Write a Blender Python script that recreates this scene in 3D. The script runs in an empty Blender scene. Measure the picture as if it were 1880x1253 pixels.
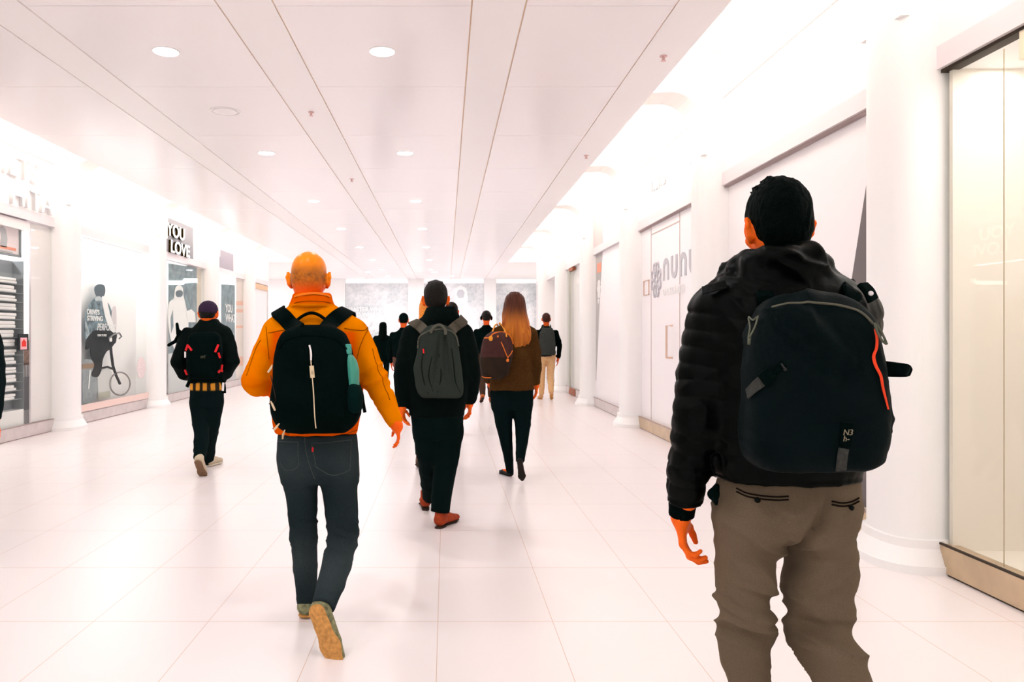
import bpy, bmesh, math, random
import numpy as np
from mathutils import Vector, Matrix
random.seed(7)
C = bpy.context.scene.collection
SC = bpy.context.scene
PI = math.pi

# ------------------------------------------------------------------ camera, world, light, exposure
F = 1400.0                       # focal length in pixels of the 1880x1253 frame
VX, VY, CAMZ = 819.0, 615.0, 1.4  # vanishing point of the passage, camera height
cam_d = bpy.data.cameras.new('camera')
cam_d.sensor_width = 36.0
cam_d.lens = 36.0 * F / 1880.0
cam_d.shift_x = (940 - VX) / 1880.0
cam_d.shift_y = -(626.5 - VY) / 1880.0
cam_d.clip_start = 0.05
cam = bpy.data.objects.new('camera', cam_d)
C.objects.link(cam)
cam.location = (0, 0, CAMZ)
cam.rotation_euler = (PI / 2, 0, 0)
SC.camera = cam

w = bpy.data.worlds.new('world')
SC.world = w
w.use_nodes = True
w.node_tree.nodes['Background'].inputs[0].default_value = (1.0, 0.97, 0.95, 1)
w.node_tree.nodes['Background'].inputs[1].default_value = 0.85

SC.view_settings.view_transform = 'Standard'
SC.view_settings.look = 'None'
SC.view_settings.gamma = 1
SC.view_settings.use_curve_mapping = False
SC.view_settings.exposure = 0.42
SC.cycles.max_bounces = 10
SC.cycles.diffuse_bounces = 6
SC.cycles.transparent_max_bounces = 16
SC.cycles.use_denoising = True
SC.cycles.sample_clamp_indirect = 6.0


def area(name, loc, rot, sx, sy, power, color=(1, 0.992, 0.988), shape='RECTANGLE', spread=PI):
    l = bpy.data.lights.new(name, 'AREA')
    l.shape = shape
    l.size = sx
    if shape in ('RECTANGLE', 'ELLIPSE'):
        l.size_y = sy
    l.energy = power
    l.color = color
    l.spread = spread
    o = bpy.data.objects.new(name, l)
    C.objects.link(o)
    o.location = loc
    o.rotation_euler = rot
    return o


ROOM_Y0, WALL_END, BACK_Y = -6.0, 24.5, 32.0
XL, XR, ZC = -5.7, 2.9, 3.73
CL, CR, ZTOP = -4.795, 1.99, 4.35
# the light strips hidden in the two side coves, and two wide area lamps over the sides of the crossing
COVE_P = 300.0
area('cove_crossing_lamp', (CR - 0.12, 9.2, 3.92), (0, math.radians(180 - 25), 0), 0.22, 30, COVE_P)
area('cove_crossing_lamp', (CL + 0.12, 9.2, 3.92), (0, math.radians(180 + 25), 0), 0.22, 30, COVE_P)
area('cove_crossing_lamp', (7.5, 28.2, 3.65), (0, 0, 0), 6, 5, 160)
area('cove_crossing_lamp', (-9.5, 28.2, 3.65), (0, 0, 0), 6, 5, 160)

# ------------------------------------------------------------------ materials
MATS = {}


def mat(name, color, rough=0.6, metal=0.0, spec=0.18, noise=0.0, nscale=40, bump=0.0, bscale=200, emit=None, estr=0,
        attr=False, stretch=None, coat=0.0, sheen=0.0):
    if name in MATS:
        return MATS[name]
    m = bpy.data.materials.new(name)
    m.use_nodes = True
    nt = m.node_tree
    b = nt.nodes['Principled BSDF']
    b.inputs['Base Color'].default_value = (*color, 1)
    b.inputs['Roughness'].default_value = rough
    b.inputs['Metallic'].default_value = metal
    b.inputs['Specular IOR Level'].default_value = spec
    b.inputs['Coat Weight'].default_value = coat
    b.inputs['Sheen Weight'].default_value = sheen
    tc = nt.nodes.new('ShaderNodeTexCoord')
    src = tc.outputs['Object']
    if stretch:
        mp = nt.nodes.new('ShaderNodeMapping')
        mp.inputs['Scale'].default_value = stretch
        nt.links.new(src, mp.inputs['Vector'])
        src = mp.outputs['Vector']
    csock = None
    if attr:
        at = nt.nodes.new('ShaderNodeAttribute')
        at.attribute_name = 'Col'
        csock = at.outputs['Color']
        nt.links.new(csock, b.inputs['Base Color'])
    if noise > 0:
        n = nt.nodes.new('ShaderNodeTexNoise')
        n.inputs['Scale'].default_value = nscale
        n.inputs['Detail'].default_value = 5
        nt.links.new(src, n.inputs['Vector'])
        mr = nt.nodes.new('ShaderNodeMapRange')
        mr.inputs['From Min'].default_value = 0.3
        mr.inputs['From Max'].default_value = 0.7
        mr.inputs['To Min'].default_value = 1 - noise
        mr.inputs['To Max'].default_value = 1 + noise
        nt.links.new(n.outputs['Fac'], mr.inputs['Value'])
        mx = nt.nodes.new('ShaderNodeVectorMath')
        mx.operation = 'SCALE'
        if csock:
            nt.links.new(csock, mx.inputs[0])
        else:
            mx.inputs[0].default_value = color
        nt.links.new(mr.outputs[0], mx.inputs['Scale'])
        nt.links.new(mx.outputs[0], b.inputs['Base Color'])
    if bump > 0:
        n2 = nt.nodes.new('ShaderNodeTexNoise')
        n2.inputs['Scale'].default_value = bscale
        n2.inputs['Detail'].default_value = 3
        nt.links.new(src, n2.inputs['Vector'])
        bp = nt.nodes.new('ShaderNodeBump')
        bp.inputs['Strength'].default_value = bump
        bp.inputs['Distance'].default_value = 0.004
        nt.links.new(n2.outputs['Fac'], bp.inputs['Height'])
        nt.links.new(bp.outputs[0], b.inputs['Normal'])
    if emit:
        b.inputs['Emission Color'].default_value = (*emit, 1)
        b.inputs['Emission Strength'].default_value = estr
    MATS[name] = m
    return m


def glass_mat(name='shop_glass', tint=(0.97, 0.98, 0.97)):
    if name in MATS:
        return MATS[name]
    m = bpy.data.materials.new(name)
    m.use_nodes = True
    nt = m.node_tree
    nt.nodes.clear()
    out = nt.nodes.new('ShaderNodeOutputMaterial')
    tr = nt.nodes.new('ShaderNodeBsdfTransparent')
    tr.inputs[0].default_value = (*tint, 1)
    gl = nt.nodes.new('ShaderNodeBsdfGlossy')
    gl.inputs['Roughness'].default_value = 0.02
    lw = nt.nodes.new('ShaderNodeLayerWeight')
    pw = nt.nodes.new('ShaderNodeMath'); pw.operation = 'POWER'; pw.inputs[1].default_value = 4.0
    nt.links.new(lw.outputs['Facing'], pw.inputs[0])
    fr = nt.nodes.new('ShaderNodeMath'); fr.operation = 'MULTIPLY_ADD'
    fr.inputs[1].default_value = 0.22; fr.inputs[2].default_value = 0.012
    nt.links.new(pw.outputs[0], fr.inputs[0])
    mx = nt.nodes.new('ShaderNodeMixShader')
    nt.links.new(fr.outputs[0], mx.inputs[0])
    nt.links.new(tr.outputs[0], mx.inputs[1])
    nt.links.new(gl.outputs[0], mx.inputs[2])
    nt.links.new(mx.outputs[0], out.inputs[0])
    MATS[name] = m
    return m


def tile_mat():
    m = bpy.data.materials.new('floor_tile')
    m.use_nodes = True
    nt = m.node_tree
    b = nt.nodes['Principled BSDF']
    tc = nt.nodes.new('ShaderNodeTexCoord')
    sp = nt.nodes.new('ShaderNodeSeparateXYZ')
    nt.links.new(tc.outputs['Object'], sp.inputs[0])

    def joint(sock, off, size, half):
        a = nt.nodes.new('ShaderNodeMath'); a.operation = 'ADD'; a.inputs[1].default_value = off
        nt.links.new(sock, a.inputs[0])
        md = nt.nodes.new('ShaderNodeMath'); md.operation = 'PINGPONG'; md.inputs[1].default_value = size / 2
        nt.links.new(a.outputs[0], md.inputs[0])
        lt = nt.nodes.new('ShaderNodeMath'); lt.operation = 'LESS_THAN'; lt.inputs[1].default_value = half
        nt.links.new(md.outputs[0], lt.inputs[0])
        return lt.outputs[0]
    j1 = joint(sp.outputs[0], 0.04, 0.56, 0.0013)
    j2 = joint(sp.outputs[1], -3.72 + 0.86 * 20, 0.86, 0.0018)
    mxx = nt.nodes.new('ShaderNodeMath'); mxx.operation = 'MAXIMUM'
    nt.links.new(j1, mxx.inputs[0]); nt.links.new(j2, mxx.inputs[1])
    n = nt.nodes.new('ShaderNodeTexNoise'); n.inputs['Scale'].default_value = 0.7; n.inputs['Detail'].default_value = 4
    nt.links.new(tc.outputs['Object'], n.inputs['Vector'])
    cr = nt.nodes.new('ShaderNodeMix'); cr.data_type = 'RGBA'
    cr.inputs[6].default_value = FLOOR_A; cr.inputs[7].default_value = FLOOR_B
    nt.links.new(n.outputs['Fac'], cr.inputs[0])
    c2 = nt.nodes.new('ShaderNodeMix'); c2.data_type = 'RGBA'
    c2.inputs[7].default_value = (0.62, 0.42, 0.30, 1)
    nt.links.new(mxx.outputs[0], c2.inputs[0]); nt.links.new(cr.outputs[2], c2.inputs[6])
    nt.links.new(c2.outputs[2], b.inputs['Base Color'])
    b.inputs['Roughness'].default_value = 0.28
    b.inputs['Specular IOR Level'].default_value = 0.35
    return m


FLOOR_A, FLOOR_B = (0.87, 0.805, 0.805, 1), (0.88, 0.82, 0.82, 1)
M_floor = tile_mat()
M_ceil = mat('ceiling_panel', (0.975, 0.935, 0.95), rough=0.22, spec=0.5)
M_strip = mat('ceiling_strip', (0.97, 0.935, 0.94), rough=0.35, spec=0.4)
M_gap = mat('ceiling_gap', (0.86, 0.66, 0.48), rough=0.6)
M_wall = mat('white_wall', (0.925, 0.91, 0.91), rough=0.45)
M_cove = mat('cove_white', (0.92, 0.90, 0.88), rough=0.7)
M_band = mat('steel_band', (0.82, 0.75, 0.77), rough=0.35, metal=0.1)
M_kick = mat('metal_kick_plate', (0.60, 0.46, 0.31), rough=0.32, metal=0.55, noise=0.12, nscale=6)
M_kickl = mat('pale_kick_plate', (0.66, 0.60, 0.59), rough=0.35, metal=0.4, noise=0.08, nscale=6)
M_dark = mat('dark_seal', (0.05, 0.035, 0.025), rough=0.6)
M_glass = glass_mat()
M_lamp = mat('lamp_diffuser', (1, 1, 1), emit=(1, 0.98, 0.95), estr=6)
M_white = mat('white_paint', (0.92, 0.91, 0.905), rough=0.4)
M_lav = mat('lavender_white_panel', (0.92, 0.885, 0.90), rough=0.3)
M_grey = mat('grey_graphic', (0.17, 0.15, 0.15), rough=0.6)
M_lgrey = mat('grey_lettering', (0.56, 0.55, 0.59), rough=0.5)


# ------------------------------------------------------------------ plain mesh helpers
def link(name, me, m=None, parent=None, smooth=False):
    o = bpy.data.objects.new(name, me)
    C.objects.link(o)
    if m is not None:
        me.materials.append(m)
    if parent is not None:
        o.parent = parent
    if smooth:
        for p in me.polygons:
            p.use_smooth = True
    return o


def obj(name, bm, m=None, parent=None, smooth=False, loc=None):
    if loc is not None:
        bmesh.ops.translate(bm, verts=bm.verts, vec=-Vector(loc))
    me = bpy.data.meshes.new(name)
    bm.normal_update()
    bm.to_mesh(me)
    bm.free()
    o = link(name, me, m, parent, smooth)
    if loc is not None:
        o.location = loc
    return o


def tag(o, label=None, cat=None, group=None, kind=None):
    if label: o['label'] = label
    if cat: o['category'] = cat
    if group: o['group'] = group
    if kind: o['kind'] = kind
    return o


def thing(name, label, cat, loc=(0, 0, 0), group=None):
    o = bpy.data.objects.new(name, None)
    C.objects.link(o)
    o.location = loc
    return tag(o, label, cat, group)


def box(bm, x0, x1, y0, y1, z0, z1):
    x0, x1 = min(x0, x1), max(x0, x1)
    y0, y1 = min(y0, y1), max(y0, y1)
    z0, z1 = min(z0, z1), max(z0, z1)
    v = [bm.verts.new(p) for p in ((x0, y0, z0), (x1, y0, z0), (x1, y1, z0), (x0, y1, z0),
                                   (x0, y0, z1), (x1, y0, z1), (x1, y1, z1), (x0, y1, z1))]
    for f in ((0, 3, 2, 1), (4, 5, 6, 7), (0, 1, 5, 4), (1, 2, 6, 5), (2, 3, 7, 6), (3, 0, 4, 7)):
        bm.faces.new([v[i] for i in f])
    return v


def nb():
    return bmesh.new()


def prism(bm, pts, A, U, V, N, depth):
    """polygon pts (u,v) placed at A + u U + v V, thickened along N"""
    A, U, V, N = Vector(A), Vector(U), Vector(V), Vector(N)
    a = [bm.verts.new(A + U * u + V * v) for u, v in pts]
    b = [bm.verts.new(A + U * u + V * v + N * depth) for u, v in pts]
    n = len(pts)
    try:
        bm.faces.new(b)
        bm.faces.new(a[::-1])
    except ValueError:
        pass
    for i in range(n):
        bm.faces.new((a[i], a[(i + 1) % n], b[(i + 1) % n], b[i]))


def tube(bm, pts, r, seg=10, closed=False):
    pts = [Vector(p) for p in pts]
    n = len(pts)
    rr = r if isinstance(r, (list, tuple)) else [r] * n
    rings = []
    up = Vector((0, 0, 1))
    for i, p in enumerate(pts):
        if closed:
            d = pts[(i + 1) % n] - pts[i - 1]
        else:
            d = pts[min(i + 1, n - 1)] - pts[max(i - 1, 0)]
        d.normalize()
        a = d.cross(up)
        if a.length < 0.2:
            a = d.cross(Vector((1, 0, 0)))
        a.normalize()
        b = d.cross(a)
        rings.append([bm.verts.new(p + (a * math.cos(t) + b * math.sin(t)) * rr[i])
                      for t in [2 * PI * k / seg for k in range(seg)]])
    m = n if closed else n - 1
    for i in range(m):
        A, B = rings[i], rings[(i + 1) % n]
        for k in range(seg):
            bm.faces.new((A[k], A[(k + 1) % seg], B[(k + 1) % seg], B[k]))
    if not closed:
        bm.faces.new(rings[0][::-1])
        bm.faces.new(rings[-1])


def disc(bm, c, r, h, seg=28, axis='Z'):
    mtx = Matrix.Translation(c)
    if axis == 'X':
        mtx = mtx @ Matrix.Rotation(PI / 2, 4, 'Y')
    if axis == 'Y':
        mtx = mtx @ Matrix.Rotation(PI / 2, 4, 'X')
    bmesh.ops.create_cone(bm, cap_ends=True, segments=seg, radius1=r, radius2=r, depth=h, matrix=mtx)


def text_bm(s, size, A, U, V, N, depth=0.01, align='LEFT', shear=0.0, line=1.0, font_stretch=1.0, bold=0.0):
    cu = bpy.data.curves.new('t', 'FONT')
    cu.body = s
    cu.size = size
    cu.extrude = depth / 2
    cu.align_x = align
    cu.shear = shear
    cu.space_line = line
    cu.offset = bold
    o = bpy.data.objects.new('t', cu)
    C.objects.link(o)
    dg = bpy.context.evaluated_depsgraph_get()
    me = bpy.data.meshes.new_from_object(o.evaluated_get(dg))
    bpy.data.objects.remove(o)
    bpy.data.curves.remove(cu)
    bm = bmesh.new()
    bm.from_mesh(me)
    bpy.data.meshes.remove(me)
    A, U, V, N = Vector(A), Vector(U), Vector(V), Vector(N)
    for v in bm.verts:
        v.co = A + U * v.co.x * font_stretch + V * v.co.y + N * (v.co.z + depth / 2)
    return bm


def at(px, py, D):
    return Vector(((px - VX) * D / F, D, CAMZ - (py - VY) * D / F))


def zoff(py, D):
    return CAMZ - (py - VY) * D / F


LEFT = dict(U=(0, 1, 0), V=(0, 0, 1), N=(1, 0, 0))
RIGHT = dict(U=(0, -1, 0), V=(0, 0, 1), N=(-1, 0, 0))
BACK = dict(U=(1, 0, 0), V=(0, 0, 1), N=(0, -1, 0))

# ------------------------------------------------------------------ the passage
def struct(name, bm, m, parent=None, smooth=False):
    o = obj(name, bm, m, parent, smooth)
    if parent is None:
        o['kind'] = 'structure'
    return o


bm = nb()
box(bm, -16, 16, ROOM_Y0, 33, -0.2, 0)
struct('floor', bm, M_floor)

# main ceiling: wide glossy panels with flush strips between them, gaps left open
bm = nb()
xs_wide = [(-4.795, -3.352), (-2.985, -1.612), (-1.212, 0.182), (0.562, 1.622)]
CG = 0.006
seams_y = [5.4 + 1.757 * k for k in range(-7, 16)]
for x0, x1 in xs_wide:
    ys = [ROOM_Y0] + [y for y in seams_y if y > ROOM_Y0 + .1] + [BACK_Y]
    for a, b_ in zip(ys[:-1], ys[1:]):
        if b_ > BACK_Y + .01:
            continue
        box(bm, x0 + CG, x1 - CG, a + 0.003, b_ - 0.003, ZC, ZC + 0.013)
ceil = struct('ceiling', bm, M_ceil)
bm = nb()
for x0, x1 in [(-3.352, -2.985), (-1.612, -1.212), (0.182, 0.562), (1.622, CR)]:
    box(bm, x0 + CG, x1 - (CG if x1 < CR else 0), ROOM_Y0, BACK_Y, ZC, ZC + 0.013)
struct('ceiling', bm, M_strip)
bm = nb()
box(bm, CL, CR, ROOM_Y0, BACK_Y, ZC + 0.012, ZC + 0.14)
struct('ceiling', bm, M_gap)
bm = nb()
# the cove vaults over both shop fronts
box(bm, CR - 0.45, XR + 0.5, ROOM_Y0, WALL_END, ZTOP, ZTOP + 0.1)
box(bm, XL - 0.5, CL + 0.45, ROOM_Y0, WALL_END, ZTOP, ZTOP + 0.1)
box(bm, CR - 0.5, CR - 0.45, ROOM_Y0, WALL_END, ZC + 0.14, ZTOP)
box(bm, CL + 0.45, CL + 0.5, ROOM_Y0, WALL_END, ZC + 0.14, ZTOP)
box(bm, CR, 16, WALL_END, BACK_Y, ZC, ZC + 0.1)
box(bm, -16, CL, WALL_END, BACK_Y, ZC, ZC + 0.1)
box(bm, CR - .0, XR + .5, WALL_END - .05, WALL_END - .001, ZC + .0, ZTOP)
box(bm, XL - .5, CL, WALL_END - .05, WALL_END - .001, ZC, ZTOP)
struct('ceiling', bm, M_cove)

# columns, plinths and the arched ribs over them
def column_profile(y0, x0, dirn, half, prot, n=56):
    pts = []
    for k in range(n + 1):
        t = PI * k / n
        c, s_ = math.cos(t), math.sin(t)
        e = 0.72
        pts.append((x0 + dirn * prot * (abs(s_) ** e), y0 - half * (abs(c) ** e) * (1 if c > 0 else -1)))
    pts.append((x0 - dirn * 0.25, y0 + half))
    pts.append((x0 - dirn * 0.25, y0 - half))
    return pts


def extrude_xy(bm, pts0, z0, z1, pts1=None):
    pts1 = pts1 or pts0
    a = [bm.verts.new((x, y, z0)) for x, y in pts0]
    b_ = [bm.verts.new((x, y, z1)) for x, y in pts1]
    n = len(a)
    bm.faces.new(a[::-1]); bm.faces.new(b_)
    for i in range(n):
        bm.faces.new((a[i], a[(i + 1) % n], b_[(i + 1) % n], b_[i]))


def make_column(x0, dirn, ya, cedge):
    yc = ya + 0.25
    bm = nb()
    extrude_xy(bm, column_profile(yc, x0, dirn, 0.25, 0.22), 0.17, ZTOP)
    # rib: spans from the ceiling edge to the column, corner rounded
    w_ = abs(x0 - cedge)
    prof = [(-0.2, ZTOP), (-0.2, ZC + 0.2)]
    zr = ZC + 0.23
    R_ = 0.34
    xe = w_ - 0.20
    for k in range(11):
        t = PI / 2 * k / 10
        prof.append((xe - R_ + R_ * math.sin(t), zr - R_ + R_ * math.cos(t)))
    prof += [(xe, 3.3), (w_ + .02, 3.3), (w_ + .02, ZTOP)]
    A = (cedge, yc - 0.22, 0)
    prism(bm, prof, A, (dirn * -1, 0, 0), (0, 0, 1), (0, 1, 0), 0.44)
    bmesh.ops.recalc_face_normals(bm, faces=bm.faces)
    o = struct('column', bm, M_white)
    b2 = nb()
    extrude_xy(b2, column_profile(yc, x0, dirn, 0.33, 0.31), 0.0, 0.05)
    extrude_xy(b2, column_profile(yc, x0, dirn, 0.32, 0.30), 0.05, 0.14, column_profile(yc, x0, dirn, 0.275, 0.245))
    extrude_xy(b2, column_profile(yc, x0, dirn, 0.275, 0.245), 0.14, 0.19)
    bmesh.ops.recalc_face_normals(b2, faces=b2.faces)
    struct('plinth', b2, M_white, o)


LBs = [-2.9 + 3.5 * k for k in range(8)]     # left columns start at ... 4.1, 7.6, 11.1 ...
RBs = [-2.5 + 3.5 * k for k in range(8)]     # right columns start at ... 4.5, 8.0, 11.5 ...
LBs = [v for v in LBs if v < 22]
RBs = [v for v in RBs if v < 23]
for y in LBs:
    make_column(XL, 1, y, CL)
for y in RBs:
    make_column(XR, -1, y, CR)

# upper walls over the shop fronts, with the two shadow joints and the steel band
def header(side, x0, d):
    bm = nb()
    box(bm, x0, x0 + d * 0.15, ROOM_Y0, WALL_END - .1, 3.10, 3.872)
    box(bm, x0, x0 + d * 0.15, ROOM_Y0, WALL_END - .1, 3.887, ZTOP)
    box(bm, x0 + d * 0.03, x0 + d * 0.15, ROOM_Y0, WALL_END - .1, 3.872, 3.887)
    struct('wall_' + side, bm, M_wall)
    bm = nb()
    box(bm, x0 + d * 0.004, x0 + d * 0.03, ROOM_Y0, WALL_END - .1, 3.872, 3.887)
    struct('trim_4' if side == 'left' else 'trim_5', bm, mat('joint_shadow_gap', (0.5, 0.42, 0.41), rough=.7))  # darker coloured strip in the groove stands in for its shade
    bm = nb()
    box(bm, x0 - d * 0.005, x0 + d * 0.10, ROOM_Y0, WALL_END - .1, 2.965, 3.10)
    struct('trim_1' if side == 'left' else 'trim_2', bm, M_band)


header('left', XL, -1)
header('right', XR, 1)
# end returns of both walls and the closing walls of the shop rooms
bm = nb()
box(bm, XR, 16, WALL_END - .1, WALL_END, 0, ZTOP)
struct('wall_right', bm, M_wall)
bm = nb()
box(bm, XL, -16, WALL_END - .1, WALL_END, 0, ZTOP)
struct('wall_left', bm, M_wall)
bm = nb()
box(bm, XR + 1.5, XR + 1.6, ROOM_Y0, WALL_END, 0, 3.1)
box(bm, XR + .02, XR + 1.6, ROOM_Y0, WALL_END, 3.0, 3.1)
struct('wall_right', bm, M_wall)
bm = nb()
box(bm, XL - 1.6, XL - 1.5, ROOM_Y0, WALL_END, 0, 3.1)
box(bm, XL - .02, XL - 1.6, ROOM_Y0, WALL_END, 3.0, 3.1)
struct('wall_left', bm, M_wall)

NWIN = [0]


M_softgap = mat('soft_gap', (0.42, 0.33, 0.32), rough=.7)
M_bronze = mat('bronze_line', (0.35, 0.26, 0.15), rough=.4)


def bay(side, ya, yb, inner, mats=(None, None), splits=(), glass=True, kick=M_kick, gap=None, seam=M_band, lamp=0):
    """one shop front between two columns: frame, pane(s), kick plate, and what stands just behind"""
    x0, d = (XL, -1) if side == 'left' else (XR, 1)
    NWIN[0] += 1
    t = bpy.data.objects.new('window_%d' % NWIN[0], None)
    C.objects.link(t)
    t['kind'] = 'structure'
    ya -= .03; yb += .03
    k = nb()
    box(k, x0 - d * 0.0, x0 + d * 0.09, ya, yb, 0.012, 0.172)
    obj('kick_plate', k, kick, t)
    k = nb()
    box(k, x0 - d * 0.006, x0 + d * 0.008, ya, yb, 0.170, 0.182)
    box(k, x0 + d * 0.01, x0 + d * 0.09, ya, yb, 0.0, 0.012)
    obj('frame', k, M_dark if gap is M_dark else M_softgap, t)
    if gap:
        k = nb()
        box(k, x0 + d * 0.02, x0 + d * 0.09, ya, yb, 2.945, 2.965)
        obj('head_gap', k, gap, t)
    if lamp:
        a = area('shop_fill_light', (x0 + d * (.3 if inner is None else max(inner * .5, .1)), (ya + yb) / 2, 2.942), (0, 0, 0), .18, yb - ya - .3, lamp)  # added lamp, not seen itself, to brighten the space behind the front
        a.parent = t
    if glass:
        ys = [ya] + list(splits) + [yb]
        for a, b_ in zip(ys[:-1], ys[1:]):
            k = nb()
            box(k, x0 + d * 0.03, x0 + d * 0.042, a + 0.004, b_ - 0.004, 0.182, 2.948)
            obj('pane', k, M_glass, t)
        if splits:
            k = nb()
            for s_ in splits:
                box(k, x0 + d * 0.026, x0 + d * 0.046, s_ - 0.006, s_ + 0.006, 0.182, 2.948)
            obj('joint', k, seam, t)
    k = nb()
    # side returns of the shop room
    box(k, x0 + d * 0.05, x0 + d * 1.5, ya - 0.02, ya + .02, 0, 2.96)
    box(k, x0 + d * 0.05, x0 + d * 1.5, yb - .02, yb + 0.02, 0, 2.96)
    box(k, x0 + d * .10, x0 + d * 1.5, ya, yb, 2.95, 2.999)
    obj('reveal', k, M_wall, t)
    if inner is not None:
        k = nb()
        box(k, x0 + d * inner, x0 + d * (inner + 0.04), ya, yb, 0.1, 2.96)
        obj('backing_panel', k, mats[0] or M_lav, t)
    return t


M_cream = mat('cream_interior', (0.86, 0.79, 0.71), rough=0.6)
M_pinkw = mat('pinkish_white_panel', (0.91, 0.86, 0.86), rough=0.35)
M_bluew = mat('pale_panel', (0.85, 0.84, 0.86), rough=0.4)

def bays_between(starts):
    return [(a + 0.5, b_) for a, b_ in zip(starts[:-1], starts[1:])]


RB_ = bays_between(RBs + [RBs[-1] + 3.5])
LB_ = bays_between(LBs + [LBs[-1] + 3.5])
for ya, yb in RB_:
    if yb < 1.5:                       # behind the camera
        bay('right', ya, yb, 0.9, (M_pinkw,))
for ya, yb in LB_:
    if yb < 8:
        bay('left', ya, yb, 0.9, (M_pinkw,))

# right 1: the near glass front with a cream interior
t = bay('right', 1.5, 4.5, None, gap=M_dark, lamp=14)
k = nb(); box(k, XR + 0.62, XR + 0.66, 1.5, 4.5, 0.1, 2.96); box(k, XR + .05, XR + .62, 4.44, 4.47, .1, 2.96); box(k, XR + .09, XR + .62, 1.5, 4.44, .10, .14)
obj('backing_panel', k, M_cream, t)
k = nb(); box(k, XR + 0.026, XR + 0.029, 3.998, 4.004, 0.18, 2.9); obj('joint', k, mat('pane_edge', (0.50, 0.42, 0.28), rough=.4), t)
k = nb(); box(k, XR + 0.02, XR + 0.10, 3.60, 3.885, 2.80, 2.95); obj('pivot_fitting', k, mat('pale_brass', (0.9, 0.8, 0.6), rough=.3), t)
# right 2: white hoarding with a slanted grey graphic
t = bay('right', 5.0, 8.0, 0.06, (M_lav,), glass=False, gap=M_softgap)
k = nb()
prism(k, [(0, 0.182), (0, 2.96), (-0.215, 2.96), (-0.555, 1.817), (-1.04, 0.182)], (XR + 0.06, 5.0, 0), (0, -1, 0), (0, 0, 1), (-1, 0, 0), 0.004)
obj('graphic', k, M_grey, t)
# right 3: door front with the shop's lettering
t = bay('right', 8.5, 11.5, 0.05, (M_lav,), glass=False, gap=M_softgap)
k = nb()
for yy in (9.62, 10.96):
    box(k, XR + .044, XR + .05, yy - .006, yy + .006, 0.182, 2.945)
box(k, XR + .044, XR + .05, 9.62, 10.96, 2.83, 2.845)
obj('joint', k, mat('soft_joint', (0.62, 0.5, 0.48), rough=.5), t)
k = nb()
tube(k, [(XR + .05, 9.93, 1.52), (XR - .03, 9.93, 1.52), (XR - .03, 9.93, 1.1), (XR - .03, 9.93, 1.10), (XR + .05, 9.93, 1.10)], 0.014)
obj('door_handle', k, mat('pale_bronze', (0.72, 0.52, 0.42), rough=.3, metal=.4), t)
k = nb()
for a in ((11.06, 11.07, 1.98, 2.2), (11.34, 11.35, 1.98, 2.2), (11.06, 11.35, 1.98, 1.99), (11.06, 11.35, 2.19, 2.2)):
    box(k, XR + .035, XR + .05, *a)
obj('notice_frame', k, mat('pale_bronze', (0.72, 0.52, 0.42)), t)
s = thing('shop_sign', 'grey rounded letters nunu on the white door front, right of the flower emblem', 'sign', (XR, 10.36, 2.1))
bm = nb()
def arch_letter(bm, y0, z0, w_, h, th, flip, A=(XR + 0.05)):
    n = 14
    ro, ri = w_ / 2, w_ / 2 - th
    out = [(-ro, 0)] + [(-ro * math.cos(PI * k / n), (h - ro) + ro * math.sin(PI * k / n)) for k in range(n + 1)] + [(ro, 0)]
    inn = [(ri, 0)] + [(ri * math.cos(PI * k / n), (h - ro) + ri * math.sin(PI * k / n)) for k in range(n + 1)] + [(-ri, 0)]
    pts = out + inn
    # strips, so that the outline stays a clean arch
    m = len(out)
    for i in range(m - 1):
        q = [out[i], out[i + 1], inn[m - 2 - i], inn[m - 1 - i]]
        if flip:
            q = [(u, h - v) for u, v in q][::-1]
        prism(bm, q, (A, y0, z0), (0, -1, 0), (0, 0, 1), (-1, 0, 0), 0.008)
for i, fl in enumerate((False, True, False, True)):
    arch_letter(bm, 10.22 - 0.37 * i, 2.13, 0.27, 0.30, 0.075, fl)
bmesh.ops.translate(bm, verts=bm.verts, vec=-Vector((XR, 10.36, 2.1)))
obj('lettering', bm, M_lgrey, s)
bm = text_bm('CHOCOLATES', 0.145, (0.042, 0.0, -0.17), (0, -1, 0), (0, 0, 1), (-1, 0, 0), 0.006)
obj('small_lettering', bm, mat('white_lettering', (0.95, 0.94, 0.94)), s)
bm = nb()
yc, zc = 10.68, 2.17
for k in range(8):
    a = 2 * PI * k / 8 + PI / 8
    pts = []
    for j in range(14):
        tt = 2 * PI * j / 14
        u, v = 0.155 + 0.085 * math.cos(tt), 0.062 * math.sin(tt)
        pts.append((XR + 0.046, yc - (u * math.cos(a) - v * math.sin(a)), zc + (u * math.sin(a) + v * math.cos(a)) * 1.05))
    tube(bm, pts, 0.017, 6, closed=True)
o = obj('shop_emblem', bm, M_lgrey, loc=(XR, yc, zc))
tag(o, 'grey outlined flower emblem with eight petals on the white door front', 'emblem')
bm = text_bm('nunu', 0.36, (XR - 0.004, 10.75, 3.40), (0, -1, 0), (0, 0, 1), (-1, 0, 0), 0.015)
o = obj('shop_sign', bm, mat('white_lettering2', (0.93, 0.92, 0.92)), loc=(XR, 10.3, 3.5))
tag(o, 'white nunu letters on the upper wall above the white door front', 'sign')
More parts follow.
